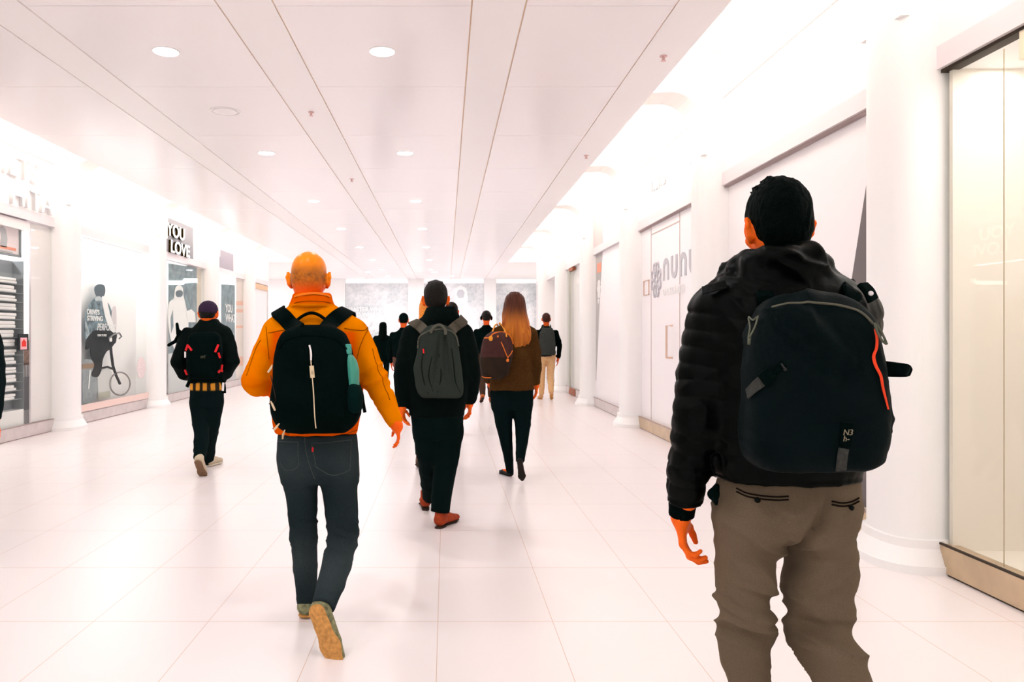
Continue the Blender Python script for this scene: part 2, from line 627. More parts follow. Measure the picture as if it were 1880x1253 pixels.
# right 4: hoarding with a grey wedge at the far edge
t = bay('right', 12.0, 15.0, 0.05, (M_lav,), glass=False, gap=None, kick=M_kickl)
k = nb()
prism(k, [(0, 2.96), (0.62, 2.96), (0.4, 2.2), (0.02, 0.5), (0, 0.5)], (XR + 0.05, 15.0, 0), (0, -1, 0), (0, 0, 1), (-1, 0, 0), 0.004)
obj('graphic', k, mat('pale_grey_graphic', (0.50, 0.48, 0.47)), t)
k = nb()
prism(k, [(0, 3.1), (0.9, 3.1), (0.8, 3.87), (0, 3.87)], (XR, 15.0, 0), (0, -1, 0), (0, 0, 1), (-1, 0, 0), 0.004)
obj('graphic', k, mat('pale_pink_grey', (0.66, 0.60, 0.59)), t)
k = nb()
box(k, XR + .04, XR + .047, 14.50, 14.85, 2.60, 2.78)
obj('label_patch', k, mat('salmon', (0.9, 0.35, 0.24)), t)
k = nb()
for q in range(6):
    a = q * PI / 3
    disc(k, (XR + .042, 14.68 + .08 * math.cos(a), 2.28 + .12 * math.sin(a)), 0.07, 0.01, 14, 'X')
disc(k, (XR + .042, 14.72, 2.05), 0.05, 0.01, 14, 'X')
obj('label_patch', k, M_white, t)
# right 5: narrow lit front with brown metal ends
t = bay('right', 15.5, 18.5, 0.07, (M_pinkw,), kick=M_kickl, gap=None)
k = nb()
box(k, XR - .02, XR + .03, 17.86, 17.92, 0.1, 2.9)
obj('door_edge', k, mat('pale_green_edge', (0.55, 0.56, 0.5)), t)
k = nb()
box(k, XR - .015, XR + .05, 17.1, 17.95, 0.02, 0.17)
box(k, XR - .015, XR + .05, 17.4, 17.95, 2.88, 2.95)
obj('door_shoe', k, mat('rust_brown', (0.33, 0.09, 0.03), rough=.5), t)
bay('right', 19.0, 22.0, 0.3, (M_pinkw,), glass=False, kick=M_kickl, gap=None)
bay('right', 22.5, 24.5, 0.1, (M_lav,), glass=False, kick=M_kickl, gap=None)

# ---------------- left side
M_shelf = mat('slate_grey_display', (0.22, 0.25, 0.27), rough=.5)
M_linen = mat('white_linen', (0.88, 0.86, 0.86), rough=.8)
# left 1: shop with a display of folded shirts
t = bay('left', 8.1, 11.1, 1.3, (M_pinkw,), splits=(10.52,), kick=M_kickl, gap=None, lamp=30)
k = nb(); box(k, XL - .03, XL - .12, 8.1, 10.5, 2.82, 2.95); obj('frame', k, M_pinkw, t)
k = nb(); box(k, XL - .06, XL - .08, 10.57, 11.1, 0.18, 2.95); obj('backing_panel', k, M_pinkw, t)
M_slate = mat('slate_board', (0.26, 0.29, 0.31), rough=.6)
SX = XL - 0.17
th = thing('display_stand', 'dark slate display stand behind the left shop glass, carrying white folded shirts', 'display stand', (SX, 10.1, 0))
k = nb()
box(k, -.10, -.085, -.65, .39, .38, 2.41); box(k, -.10, .06, .375, .39, .38, 2.41); box(k, -.10, .06, -.65, -.635, .38, 2.41)
obj('back_board', k, M_slate, th)
for q in range(14):
    k = nb(); box(k, -.085, .06, -.635, .375, .52 + .12 * q, .526 + .12 * q); obj('shelf', k, M_slate, th)
k = nb(); box(k, -.10, .06, -.65, .39, 0.0, .38); obj('base', k, M_white, th)
random.seed(3)
words = ['lowest', 'second lowest', 'third from the bottom', 'fourth from the bottom', 'fifth from the bottom', 'sixth from the bottom', 'seventh from the bottom',
         'seventh from the top', 'sixth from the top', 'fifth from the top', 'fourth from the top', 'third from the top', 'second highest', 'topmost']
for q in range(14):
    bm = nb()
    hh = .088 + random.uniform(-.012, .01)
    for lz in range(2):
        vs = box(bm, -.075, .06, -.34 + random.uniform(-.03, .03), .12 + random.uniform(-.04, .05), hh * lz / 2, hh * (lz + 1) / 2 - .002)
    bmesh.ops.bevel(bm, geom=bm.edges[:], offset=.014, segments=3, profile=.6, affect='EDGES')
    o = obj('folded_shirt', bm, M_linen, smooth=True)
    o.location = (SX, 10.16, .528 + .12 * q)
    tag(o, 'white folded shirt on the slate display stand, ' + words[q] + ' of the pile', 'shirt', 'folded white shirts behind the left shop glass')
th = thing('framed_poster', 'grey framed poster with a red line hung at the top of the left shop window', 'poster', (XL - .10, 9.9, 2.45))
k = nb()
for a in ((-.7, .48, .0, .03), (-.7, .48, .40, .43), (.45, .48, .0, .43), (-.7, -.67, .0, .43)):
    box(k, -.02, .02, *a)
obj('frame', k, M_slate, th)
k = nb(); box(k, -.015, .0, -.68, .46, .02, .41); obj('print', k, mat('pink_print', (0.85, 0.74, 0.76)), th)
k = nb()
prism(k, [(.02, .10), (.16, .10), (.18, .22), (.14, .34), (.06, .38), (.0, .33), (.04, .24)], (0, 0, 0), (0, 1, 0), (0, 0, 1), (1, 0, 0), .004)
obj('figure_print', k, mat('print_grey', (0.5, 0.5, 0.53)), th)
k = nb(); box(k, 0, .004, -.1, .38, .08, .115); obj('red_line', k, mat('salmon', (0.9, 0.35, 0.24)), th)
k = nb(); box(k, 0, .004, -.1, .30, .045, .058); obj('caption_line', k, mat('print_grey', (0.5, 0.5, 0.53)), th)
th = thing('notice_card', 'small red and white notice card with black top stuck to the left shop glass', 'notice', (XL - .022, 10.32, 1.28))
k = nb(); box(k, -.004, .004, -.12, .12, -.09, .13); obj('card', k, mat('print_black', (0.02, 0.025, 0.03)), th)
k = nb(); box(k, .004, .008, -.08, .08, -.08, .08); obj('print', k, mat('rose', (0.85, 0.45, 0.48)), th)
k = nb(); prism(k, [(-.05, -.04), (.05, -.04), (.05, .02), (0, .06), (-.05, .02)], (.008, 0, 0), (0, 1, 0), (0, 0, 1), (1, 0, 0), .003); obj('mark', k, mat('bright_red', (0.75, 0.03, 0.02)), th)
th = thing('bench', 'brown wooden bench with white slats just beyond the slate display stand', 'bench', (XL - .38, 10.8, 0))
M_bw = mat('brown_wood', (0.36, 0.2, 0.13), rough=.5, noise=.3, nscale=20)
k = nb(); box(k, -.10, .10, -.22, .24, 1.0, 1.32); obj('backrest', k, M_bw, th)
k = nb(); box(k, -.10, .10, -.22, .24, .33, .82); obj('base', k, mat('print_grey2', (0.34, 0.34, 0.36)), th)
k = nb(); box(k, -.06, .06, -.2, .22, .0, .33); obj('plinth', k, M_white, th)
for q in range(6):
    k = nb(); box(k, .09, .115, -.20 + .08 * q, -.175 + .08 * q, .80, .97); obj('slat', k, M_white, th)
k = nb(); box(k, -.10, .09, -.22, .24, .82, 1.0); obj('rail', k, mat('brown_wood_dark', (0.2, 0.08, 0.05)), th)
# big white raised letters over the shop
for s_, zz, y_end, sz, lab in (('ILTS', 3.49, 10.62, 0.41, 'upper row of white raised serif letters over the left shop'),
                               ('HITA', 3.12, 10.97, 0.39, 'lower row of white raised letters over the left shop, on the steel band')):
    bm = text_bm(s_, sz, (XL, y_end, zz), (0, 1, 0), (0, 0, 1), (1, 0, 0), 0.05, font_stretch=1.2, bold=0.002, align='RIGHT')
    o = obj('shop_sign', bm, M_white, loc=(XL, y_end - .7, zz))
    tag(o, lab, 'sign')
# left 2: window with the cyclist print
t = bay('left', 11.6, 14.6, 0.24, (mat('clean_white_panel', (0.93, 0.92, 0.92), rough=.5),), kick=M_kickl, gap=None, lamp=20)
k = nb(); box(k, XL - .0, XL + .006, 11.6, 11.88, 3.10, 3.62); obj('side_strip', k, mat('pale_lilac', (0.48, 0.46, 0.51)), t)
k = nb(); box(k, XL - .02, XL - .03, 11.6, 11.9, .2, 2.95); obj('side_strip', k, mat('pale_lilac', (0.48, 0.46, 0.51)), t)
k = nb(); box(k, XL - .0, XL + .006, 11.57, 14.63, .19, .30); obj('lower_band', k, mat('salmon_band', (0.86, 0.66, 0.60)), t)
th = thing('window_poster', 'window print of a man in a blue-grey jacket standing with a bicycle', 'poster', (XL - .13, 12.4, 0.0))
PB = (0, 0, 0)


def flat(name, pts, m, parent, lift, depth=.004, O=(0, 0, 0), fr=LEFT):
    k = nb()
    prism(k, pts, Vector(O) + Vector(fr['N']) * lift, fr['U'], fr['V'], fr['N'], depth)
    bmesh.ops.recalc_face_normals(k, faces=k.faces)
    return obj(name, k, m, parent)


def lp(px, py, xw=XL - .13):
    """a point of the photograph on the left print, in the poster's own metres"""
    D = F * xw / (px - VX)
    return (D - 12.4, CAMZ - (py - VY) * D / F)


def soften(pts, name):
    if len(pts) < 6 or name.split('_')[0] in ('ground', 'light', 'stripe', 'bench'):
        return pts
    n = len(pts); P = np.array(pts, float); out = []
    for i in range(n):
        p0, p1_, p2_, p3_ = P[i - 1], P[i], P[(i + 1) % n], P[(i + 2) % n]
        for t in (0, .25, .5, .75):
            out.append(tuple(.5 * ((2 * p1_) + (-p0 + p2_) * t + (2 * p0 - 5 * p1_ + 4 * p2_ - p3_) * t * t + (-p0 + 3 * p1_ - 3 * p2_ + p3_) * t ** 3)))
    return out


def fl(name, pix, m, lift, depth=.003):
    pix = soften(pix, name)
    return flat(name, [lp(*p) for p in pix], m, th, lift, depth)


M_pblue = mat('print_bluegrey', (0.15, 0.22, 0.26), noise=.75, nscale=9)
M_pblack = mat('print_ink_black', (0.003, 0.006, 0.007), rough=.9, spec=.05)
M_pwhite = mat('print_white', (0.95, 0.95, 0.95))
M_pol = mat('print_olive', (0.50, 0.50, 0.42))
fl('ground_print', [(150, 660), (170, 660), (178, 700), (180, 725), (172, 737), (151, 744)], mat('print_greyground', (0.30, 0.34, 0.36), noise=.2, nscale=12), .001)
fl('jacket_print', [(155, 590), (160, 566), (172, 548), (182, 543), (192, 552), (200, 560), (208, 585), (210, 612), (203, 625), (180, 628), (168, 622), (156, 622)], M_pblue, .004)
fl('trousers_print', [(172, 607), (210, 610), (212, 625), (203, 640), (195, 646), (188, 660), (185, 680), (179, 692), (170, 692), (167, 687), (172, 670), (165, 655), (164, 632), (167, 620)], M_pblack, .008)
fl('bench_print', [(150, 669), (172, 667), (172, 676), (150, 678)], mat('print_brown', (0.30, 0.20, 0.13)), .006)
fl('head_print', [(174, 541), (172, 530), (176, 524), (184, 522), (191, 526), (192, 537), (188, 546), (180, 547)], mat('print_darkblue', (0.09, 0.13, 0.16)), .008)
fl('collar_print', [(173, 548), (180, 544), (188, 549), (190, 556), (182, 552), (175, 553)], mat('print_pale_blue', (0.55, 0.62, 0.66)), .010)
fl('sleeve_print', [(155, 585), (160, 600), (165, 622), (160, 628), (156, 612)], mat('print_mid_blue', (0.38, 0.46, 0.50), noise=.5, nscale=9), .008)
fl('coat_print', [(205, 568), (211, 563), (213, 580), (212, 606), (207, 612), (204, 590)], mat('print_pale_pink', (0.72, 0.66, 0.68)), .006)
fl('scarf_print', [(186, 545), (194, 550), (200, 575), (208, 600), (209, 611), (202, 607), (194, 590), (188, 565)], M_pwhite, .012)
fl('coat_tail_print', [(155, 636), (158, 622), (170, 610), (172, 625), (162, 640), (155, 642)], M_pblack, .012)
fl('legs_print', [(178, 690), (196, 672), (205, 685), (203, 725), (180, 730)], mat('print_pale_grey', (0.66, 0.67, 0.66)), .004)
fl('shoe_print', [(178, 722), (200, 718), (202, 730), (180, 734)], M_pol, .008)
def lline(pix, r, name, m, closed=False):
    k = nb()
    tube(k, [(0.012, *lp(*p)) for p in pix], r, 6, closed)
    return obj(name, k, m, th)
lline([(219 + 18.5 * math.cos(2 * PI * k / 32), 705 + 21 * math.sin(2 * PI * k / 32)) for k in range(32)], .014, 'wheel_print', mat('print_grey3', (0.25, 0.22, 0.22)), True)
lline([(219, 705), (212, 690), (206, 672), (203, 650), (201, 628)], .026, 'fork_print', M_pblack)
lline([(206, 678), (196, 674), (186, 676), (178, 672)], .018, 'fork_print', M_pblack)
lline([(198, 622), (208, 614), (218, 612), (222, 618), (218, 622)], .016, 'handlebar_print', mat('print_grey4', (0.2, 0.2, 0.2)))
lline([(164, 680), (161, 715)], .012, 'stick_print', M_pwhite)
k = nb(); disc(k, (.012, *lp(209, 624)), .07, .006, 20, 'X'); obj('lamp_print', k, M_pblack, th)
k = nb(); disc(k, (.012, *lp(202, 624)), .05, .006, 20, 'X'); obj('lamp_print', k, M_pwhite, th)
a = lp(158, 577)
bm = text_bm("DRIVE'S\nSTRIVING", .115, (.014, a[0], a[1]), (0, 1, 0), (0, 0, 1), (1, 0, 0), .004, line=.9, font_stretch=1.15, bold=.003)
obj('lettering', bm, M_pwhite, th)
a = lp(176, 607)
bm = text_bm('PERFORM', .17, (.016, a[0], a[1]), (0, 1, 0), (0, 0, 1), (1, 0, 0), .004, shear=.25, font_stretch=.95)
obj('lettering', bm, M_pwhite, th)
a = lp(177, 618)
bm = text_bm('BORN TO RIDE', .05, (.016, a[0], a[1]), (0, 1, 0), (0, 0, 1), (1, 0, 0), .004)
obj('lettering', bm, M_pwhite, th)
bm = nb(); disc(bm, (XL - .024, 14.32, .78), .20, .006, 32, 'X')
o = obj('round_sticker', bm, mat('pale_rose_print', (0.80, 0.68, 0.68), noise=.12, nscale=30), loc=(XL - .024, 14.32, .78))
tag(o, 'pale rose round sticker low on the white window pane', 'sticker')


def ad_mat():
    m = bpy.data.materials.new('snowy_print')
    m.use_nodes = True
    nt = m.node_tree
    b = nt.nodes['Principled BSDF']
    tc = nt.nodes.new('ShaderNodeTexCoord')
    n = nt.nodes.new('ShaderNodeTexNoise'); n.inputs['Scale'].default_value = 9; n.inputs['Detail'].default_value = 8; n.inputs['Roughness'].default_value = .75
    n2 = nt.nodes.new('ShaderNodeTexNoise'); n2.inputs['Scale'].default_value = 1.1
    nt.links.new(tc.outputs['Object'], n.inputs['Vector']); nt.links.new(tc.outputs['Object'], n2.inputs['Vector'])
    r = nt.nodes.new('ShaderNodeValToRGB')
    e = r.color_ramp.elements
    e[0].position = .36; e[0].color = (0.36, 0.43, 0.46, 1)
    e[1].position = .62; e[1].color = (0.90, 0.91, 0.93, 1)
    e2 = e.new(.48); e2.color = (0.66, 0.70, 0.72, 1)
    ad = nt.nodes.new('ShaderNodeMath'); ad.operation = 'MULTIPLY_ADD'; ad.inputs[1].default_value = .5
    nt.links.new(n2.outputs['Fac'], ad.inputs[0])
    h = nt.nodes.new('ShaderNodeMath'); h.operation = 'MULTIPLY'; h.inputs[1].default_value = .55
    nt.links.new(n.outputs['Fac'], h.inputs[0]); nt.links.new(h.outputs[0], ad.inputs[2])
    nt.links.new(ad.outputs[0], r.inputs[0])
    nt.links.new(r.outputs[0], b.inputs['Base Color'])
    b.inputs['Roughness'].default_value = .35
    return m


M_snow = ad_mat()
M_slateprint = mat('slate_print', (0.20, 0.27, 0.30), noise=.35, nscale=5)
# left 3: window with a helmeted figure print and a sign above
t = bay('left', 15.1, 18.1, 0.5, (M_pinkw,), kick=M_kickl, gap=None, lamp=20)
k = nb(); box(k, XL - .0, XL + .012, 15.1, 17.15, 3.1, 3.80); obj('sign_board', k, mat('board_grey', (0.30, 0.30, 0.33)), t)
k = nb(); box(k, XL - .12, XL - .16, 17.1, 18.1, .2, 2.95); obj('side_panel', k, mat('beige_panel', (0.74, 0.66, 0.56)), t)
th = thing('window_poster', 'window print of a standing figure in a white suit and helmet on a slate ground', 'poster', (XL - .06, 12.4, 0))


def poster(pix, m, lift, name):
    pix = soften(pix, name)
    return flat(name, [lp(*p, XL - .06) for p in pix], m, th, lift, .003)


poster([(309, 484), (361, 492), (361, 520), (361, 640), (309, 650)], M_slateprint, .0, 'ground_print')
poster([(309, 650), (361, 640), (361, 715), (309, 735)], mat('print_floor', (0.66, 0.68, 0.69)), .0, 'ground_print')
poster([(309, 516), (336, 516), (337, 512), (361, 512), (361, 519), (338, 520), (336, 523), (309, 523)], M_lamp, .008, 'light_glow_band')  # white band of the print set to glow with the diffuser material
poster([(320, 534), (323, 526), (330, 524), (335, 530), (336, 543), (340, 560), (345, 590), (342, 640), (322, 645), (310, 610), (309, 560), (318, 548)], M_pwhite, .008, 'figure_print')
poster([(322, 536), (328, 533), (334, 536), (333, 544), (326, 546), (322, 543)], mat('print_visor', (0.10, 0.14, 0.17)), .014, 'visor_print')
poster([(312, 585), (316, 570), (317, 600), (313, 612)], M_slateprint, .014, 'shade_print')
poster([(340, 572), (350, 568), (357, 575), (358, 592), (344, 592)], M_pwhite, .014, 'pack_print')
s = thing('shop_sign', 'two row gold edged letter sign on the grey board above the third left window', 'sign', (XL, 15.3, 3.1))
M_gold = mat('gold_side', (0.05, 0.028, 0.004), rough=.3, metal=.5)
for txt, dy, dz in (('YOU', .12, .33), ('LOVE', .30, .0)):
    bm = text_bm(txt, .36, (0.012, dy, dz), (0, 1, 0), (0, 0, 1), (1, 0, 0), .05, font_stretch=1.35, bold=.006)
    obj('lettering', bm, M_gold, s)
    bm = text_bm(txt, .36, (.062, dy, dz), (0, 1, 0), (0, 0, 1), (1, 0, 0), .006, font_stretch=1.35, bold=.004)
    obj('lit_face', bm, mat('lit_letter', (1, 1, 1), emit=(1, .97, .9), estr=1.5), s)
# left 4
t = bay('left', 18.6, 21.6, 0.5, (M_pinkw,), kick=M_kickl, gap=None, lamp=20)
k = nb(); box(k, XL - .0, XL + .012, 18.75, 20.4, 3.1, 3.55); obj('sign_board', k, mat('board_lilac', (0.38, 0.36, 0.42)), t)
th = thing('window_poster', 'window print with white words on slate blue in the fourth left window', 'poster', (XL - .06, 12.4, 0))
poster([(406, 522), (431, 524), (431, 640), (406, 645)], M_slateprint, .0, 'ground_print')
poster([(406, 512), (431, 512), (431, 519), (406, 519)], M_lamp, .008, 'light_glow_band')  # another printed white band given a glow, not a lamp
a = lp(413, 573, XL - .06)
bm = text_bm('YOU\nWHAT', .3, (.014, a[0], a[1]), (0, 1, 0), (0, 0, 1), (1, 0, 0), .004, line=.85, bold=.006)
obj('lettering', bm, M_pwhite, th)
th = thing('window_poster', 'salmon and cream striped print at the far edge of the fourth left window', 'poster', (XL - .06, 12.4, 0))
poster([(433, 500), (448, 502), (448, 690), (433, 700)], mat('cream_print', (0.84, 0.74, 0.70)), .0, 'ground_print')
for a_, b_ in ((553, 561), (568, 574), (598, 603), (655, 672)):
    poster([(433, a_), (448, a_), (448, b_), (433, b_)], mat('salmon_print', (0.86, 0.50, 0.38)), .004, 'stripe_print')
# left 5
t = bay('left', 22.1, 24.4, 0.1, (M_lav,), glass=False, kick=M_kickl, gap=None)
k = nb(); box(k, XL - .02, XL + .04, 22.3, 24.2, 2.78, 2.94); obj('lintel', k, mat('pale_wood', (0.70, 0.50, 0.33)), t)
k = nb(); box(k, XL - .0, XL + .01, 22.5, 24.2, .2, 2.78); obj('door_leaf', k, M_pinkw, t)

# ---------------- the end wall across the hall
bm = nb(); box(bm, -16, 16, BACK_Y, BACK_Y + .2, 0, ZC + .1)
struct('wall_back', bm, M_wall)
for xa in (-16.1, 16.0):
    bm = nb(); box(bm, xa, xa + .1, WALL_END, BACK_Y, 0, ZC)
    struct('wall_left' if xa < 0 else 'wall_right', bm, M_wall)
sc_ = BACK_Y / F
def bx(px): return (px - VX) * sc_
bm = nb()
bm.free()
for a_, b_ in ((608, 635), (750, 779), (888, 910), (985, 1003)):
    bm = nb(); box(bm, bx(a_), bx(b_), BACK_Y - .35, BACK_Y, 0, ZC)
    struct('column', bm, M_white)
bm = nb(); box(bm, bx(635), bx(985), BACK_Y - .06, BACK_Y, 3.56, ZC)
struct('trim_3', bm, mat('white_band_glow', (0.95, 0.95, 0.96), emit=(1, 1, 1), estr=.25))  # white trim with a faint glow of its own, no lamp there
for a_, b_, lab in ((635, 750, 'snowy grey advertising panel on the end wall with two rows of white words'),
                    (779, 888, 'snowy grey advertising panel on the end wall with a white suited figure'),
                    (910, 985, 'snowy grey advertising panel on the end wall, narrowest and furthest right')):
    xa, xb = bx(a_), bx(b_)
    th = thing('advertising_panel', lab, 'advertising panel', ((xa + xb) / 2, BACK_Y, 0), 'snowy advertising panels on the end wall')
    k = nb(); box(k, (xa - xb) / 2 + .004, (xb - xa) / 2 - .004, -.05, -.004, .35, 3.555)
    obj('print', k, M_snow, th)
    def bp(px, py): return ((px - VX) * sc_ - (xa + xb) / 2, CAMZ - (py - VY) * sc_)
    if a_ == 635:
        a = bp(640, 572)
        bm = text_bm("MASTER WHAT'S NOW\nAND WHAT'S NEXT", .232, (a[0], -.055, a[1]), (1, 0, 0), (0, 0, 1), (0, -1, 0), .01, line=.92, bold=.008)
        obj('lettering', bm, M_pwhite, th)
    if a_ == 779:
        for nm, pix, m_, dy in (('figure_print', [(834, 545), (836, 530), (846, 524), (856, 530), (859, 545), (858, 562), (870, 575), (880, 600), (884, 650), (884, 669), (815, 669), (818, 600), (834, 565)], M_pwhite, .056),
                                ('visor_print', [(838, 541), (841, 533), (849, 532), (853, 538), (851, 547), (842, 548)], mat('print_visor_pale', (0.62, 0.64, 0.68)), .062)):
            k = nb(); prism(k, [bp(*p) for p in pix], (0, -dy, 0), (1, 0, 0), (0, 0, 1), (0, 1, 0), .004)
            bmesh.ops.recalc_face_normals(k, faces=k.faces)
            obj(nm, k, m_, th)
    if a_ == 910:
        a = bp(983, 573)
        bm = text_bm("WHAT\nIT'S", .27, (a[0], -.055, a[1]), (1, 0, 0), (0, 0, 1), (0, -1, 0), .01, line=.92, bold=.008, align='RIGHT')
        obj('lettering', bm, M_pwhite, th)

# ---------------- ceiling fittings
ORD = ['first', 'second', 'third', 'fourth', 'fifth', 'sixth', 'seventh', 'eighth', 'ninth']


def downlight(x, y, label, lamp=True):
    t = thing('ceiling_downlight', label, 'ceiling light', (x, y, ZC), 'round recessed ceiling downlights')
    k = nb(); disc(k, (0, 0, -.004), .098, .012, 36); obj('diffuser', k, M_lamp, t)
    k = nb()
    tube(k, [(.103 * math.cos(2 * PI * q / 36), .103 * math.sin(2 * PI * q / 36), -.002) for q in range(36)], .006, 8, True)
    obj('rim', k, M_white, t)
    if lamp:
        a = area('downlight_lamp', (x, y, ZC - .02), (0, 0, 0), 00.19, .19, 14, shape='DISK')
        a.parent = t
        a.location = (0, 0, -.02)


for col, (x, nm) in enumerate(((-2.30, 'left'), (-0.525, 'right'))):
    for q in range(-2, 7 if col == 0 else 7):
        y = 6.26 + 3.5 * q
        seen = q >= 0
        downlight(x, y, ('round white recessed downlight, %s from the camera in the %s ceiling row' % (ORD[q], nm)) if seen
                  else 'round white recessed downlight behind the camera in the %s row, number %s' % (nm, ORD[q + 2]))
for q, (x, y) in enumerate(((-2.3, 30.2), (0.23, 30.2), (-2.9, 28.3), (-.45, 28.3))):
    downlight(x, y, 'small round downlight in the hall beyond the passage, ' + ['leftmost of the farthest pair', 'rightmost of the farthest pair', 'left one of the nearer pair', 'right one of the nearer pair'][q])
for q, (x, y, n_) in enumerate(((-1.41, 7.97, 'nearest on the middle left strip'), (-1.41, 11.4, 'second on the middle left strip'), (1.816, 6.37, 'nearest on the right edge strip'), (1.82, 9.9, 'second on the right edge strip'), (-1.41, 4.5, 'on the middle left strip above the camera'))):
    t = thing('sprinkler', 'small bronze pink ceiling sprinkler, ' + n_, 'sprinkler', (x, y, ZC), 'ceiling sprinklers')
    k = nb(); disc(k, (0, 0, -.004), .03, .008, 20); obj('rose', k, mat('rose_metal', (0.75, 0.50, 0.48), rough=.3, metal=.3), t)
    k = nb(); disc(k, (0, 0, -.022), .012, .03, 12); disc(k, (0, 0, -.04), .022, .005, 16); obj('deflector', k, mat('rose_metal', (0.7, .5, .5)), t)
t = thing('ceiling_speaker', 'pale flat round ceiling speaker between the first and second left downlights', 'speaker', (-2.30, 7.94, ZC))
k = nb(); disc(k, (0, 0, -.004), .12, .01, 36); obj('grille', k, M_strip, t)
k = nb(); tube(k, [(.15 * math.cos(2 * PI * q / 36), .15 * math.sin(2 * PI * q / 36), -.002) for q in range(36)], .008, 8, True); obj('rim', k, M_white, t)
# ------------------------------------------------------------------ implicit surfaces -> meshes
BIG = 0.06


def vnorm(v):
    v = np.asarray(v, float)
    return v / (np.linalg.norm(v) + 1e-12)


def smin(a, b, k):
    if k <= 1e-5:
        return np.minimum(a, b)
    h = np.clip(0.5 + 0.5 * (b - a) / k, 0, 1)
    return b + (a - b) * h - k * h * (1 - h)


def sstep(a, b, x):
    t = np.clip((x - a) / (b - a), 0, 1)
    return t * t * (3 - 2 * t)


class SDF:
    def __init__(self):
        self.p = []
        self.fine = []
        self.disp = None

    def add(self, f, lo, hi, k=0.02, op='u'):
        self.p.append((f, np.minimum(lo, hi), np.maximum(lo, hi), k, op))

    # --- primitives
    def chain(self, pts, rad, k=0.02, nrm=None, sq=1.0, flat0=False, flat1=False, op='u'):
        pts = [np.array(p, float) for p in pts]
        rad = list(rad)
        n_ = vnorm(nrm) if nrm is not None else None

        def f(x, y, z):
            best = None
            for i in range(len(pts) - 1):
                a, b = pts[i], pts[i + 1]
                d = b - a
                L2 = d @ d + 1e-12
                px, py, pz = x - a[0], y - a[1], z - a[2]
                t = (px * d[0] + py * d[1] + pz * d[2]) / L2
                tc = np.clip(t, 0, 1)
                qx, qy, qz = px - tc * d[0], py - tc * d[1], pz - tc * d[2]
                if n_ is not None and sq != 1.0:
                    qn = qx * n_[0] + qy * n_[1] + qz * n_[2]
                    m = qn * (1 / sq - 1)
                    qx, qy, qz = qx + m * n_[0], qy + m * n_[1], qz + m * n_[2]
                r = rad[i] + (rad[i + 1] - rad[i]) * tc
                dd = np.sqrt(qx * qx + qy * qy + qz * qz) - r
                if n_ is not None and sq < 1:
                    dd = dd * (0.5 + 0.5 * sq)
                if flat0 and i == 0:
                    dd = np.maximum(dd, -t * math.sqrt(L2))
                if flat1 and i == len(pts) - 2:
                    dd = np.maximum(dd, (t - 1) * math.sqrt(L2))
                best = dd if best is None else smin(best, dd, 0.006 if len(pts) > 2 else 0)
            return best
        R = max(rad) + BIG
        P = np.array(pts)
        self.add(f, P.min(0) - R, P.max(0) + R, k, op)

    def ell(self, c, r, rot=None, k=0.02, op='u'):
        c = np.array(c, float)
        r = np.array(r, float)
        Rm = np.array(rot) if rot is not None else np.eye(3)

        def f(x, y, z):
            px, py, pz = x - c[0], y - c[1], z - c[2]
            u = (px * Rm[0, 0] + py * Rm[1, 0] + pz * Rm[2, 0]) / r[0]
            v = (px * Rm[0, 1] + py * Rm[1, 1] + pz * Rm[2, 1]) / r[1]
            w_ = (px * Rm[0, 2] + py * Rm[1, 2] + pz * Rm[2, 2]) / r[2]
            k0 = np.sqrt(u * u + v * v + w_ * w_)
            k1 = np.sqrt((u / r[0]) ** 2 + (v / r[1]) ** 2 + (w_ / r[2]) ** 2) + 1e-9
            return k0 * (k0 - 1) / k1
        m = max(r) + BIG
        self.add(f, c - m, c + m, k, op)

    def loft(self, table, yaw=0.0, n=2.3, k=0.02, rnd=0.0, op='u', frame=None):
        """table rows: (z, cx, cy, a, b), horizontal slices of a solid"""
        T = np.array(sorted(table), float)
        zz = np.linspace(T[0, 0], T[-1, 0], 80)
        cols = [np.interp(zz, T[:, 0], T[:, i]) for i in range(1, 5)]
        kern = np.array([1, 3, 5, 6, 5, 3, 1.]); kern /= kern.sum()
        cols = [np.convolve(np.pad(c, 3, mode='edge'), kern, 'valid') for c in cols]
        cs, sn = math.cos(yaw), math.sin(yaw)
        z0, z1 = T[0, 0], T[-1, 0]

        def f(x, y, z):
            cx, cy, a, b = [np.interp(z, zz, c) for c in cols]
            if rnd > 0:
                e = np.clip(np.minimum(z - z0, z1 - z) / rnd, 0, 1)
                s_ = np.sqrt(np.clip(1 - (1 - e) ** 2, 0.0004, 1))
                a = a - rnd * (1 - s_); b = b - rnd * (1 - s_)
                a = np.maximum(a, .004); b = np.maximum(b, .004)
            dx, dy = x - cx, y - cy
            u = np.abs(dx * cs + dy * sn) / a
            v = np.abs(-dx * sn + dy * cs) / b
            d = ((u ** n + v ** n) ** (1 / n) - 1) * np.minimum(a, b)
            return np.maximum(d, np.maximum(z - z1, z0 - z))
        R = max(T[:, 3].max(), T[:, 4].max()) * 1.15 + BIG
        lo = np.array([T[:, 1].min() - R, T[:, 2].min() - R, z0 - BIG])
        hi = np.array([T[:, 1].max() + R, T[:, 2].max() + R, z1 + BIG])
        self.add(f, lo, hi, k, op)

    # --- evaluation
    def at(self, P):
        P = np.asarray(P, float)
        x, y, z = P[..., 0], P[..., 1], P[..., 2]
        Fv = np.full(x.shape, 0.5)
        for f, lo, hi, k, op in self.p:
            d = f(x, y, z)
            if op == 'u':
                Fv = smin(Fv, d, k)
            elif op == 's':
                Fv = -smin(-Fv, d, k)
            else:
                Fv = -smin(-Fv, -d, k)
        return Fv

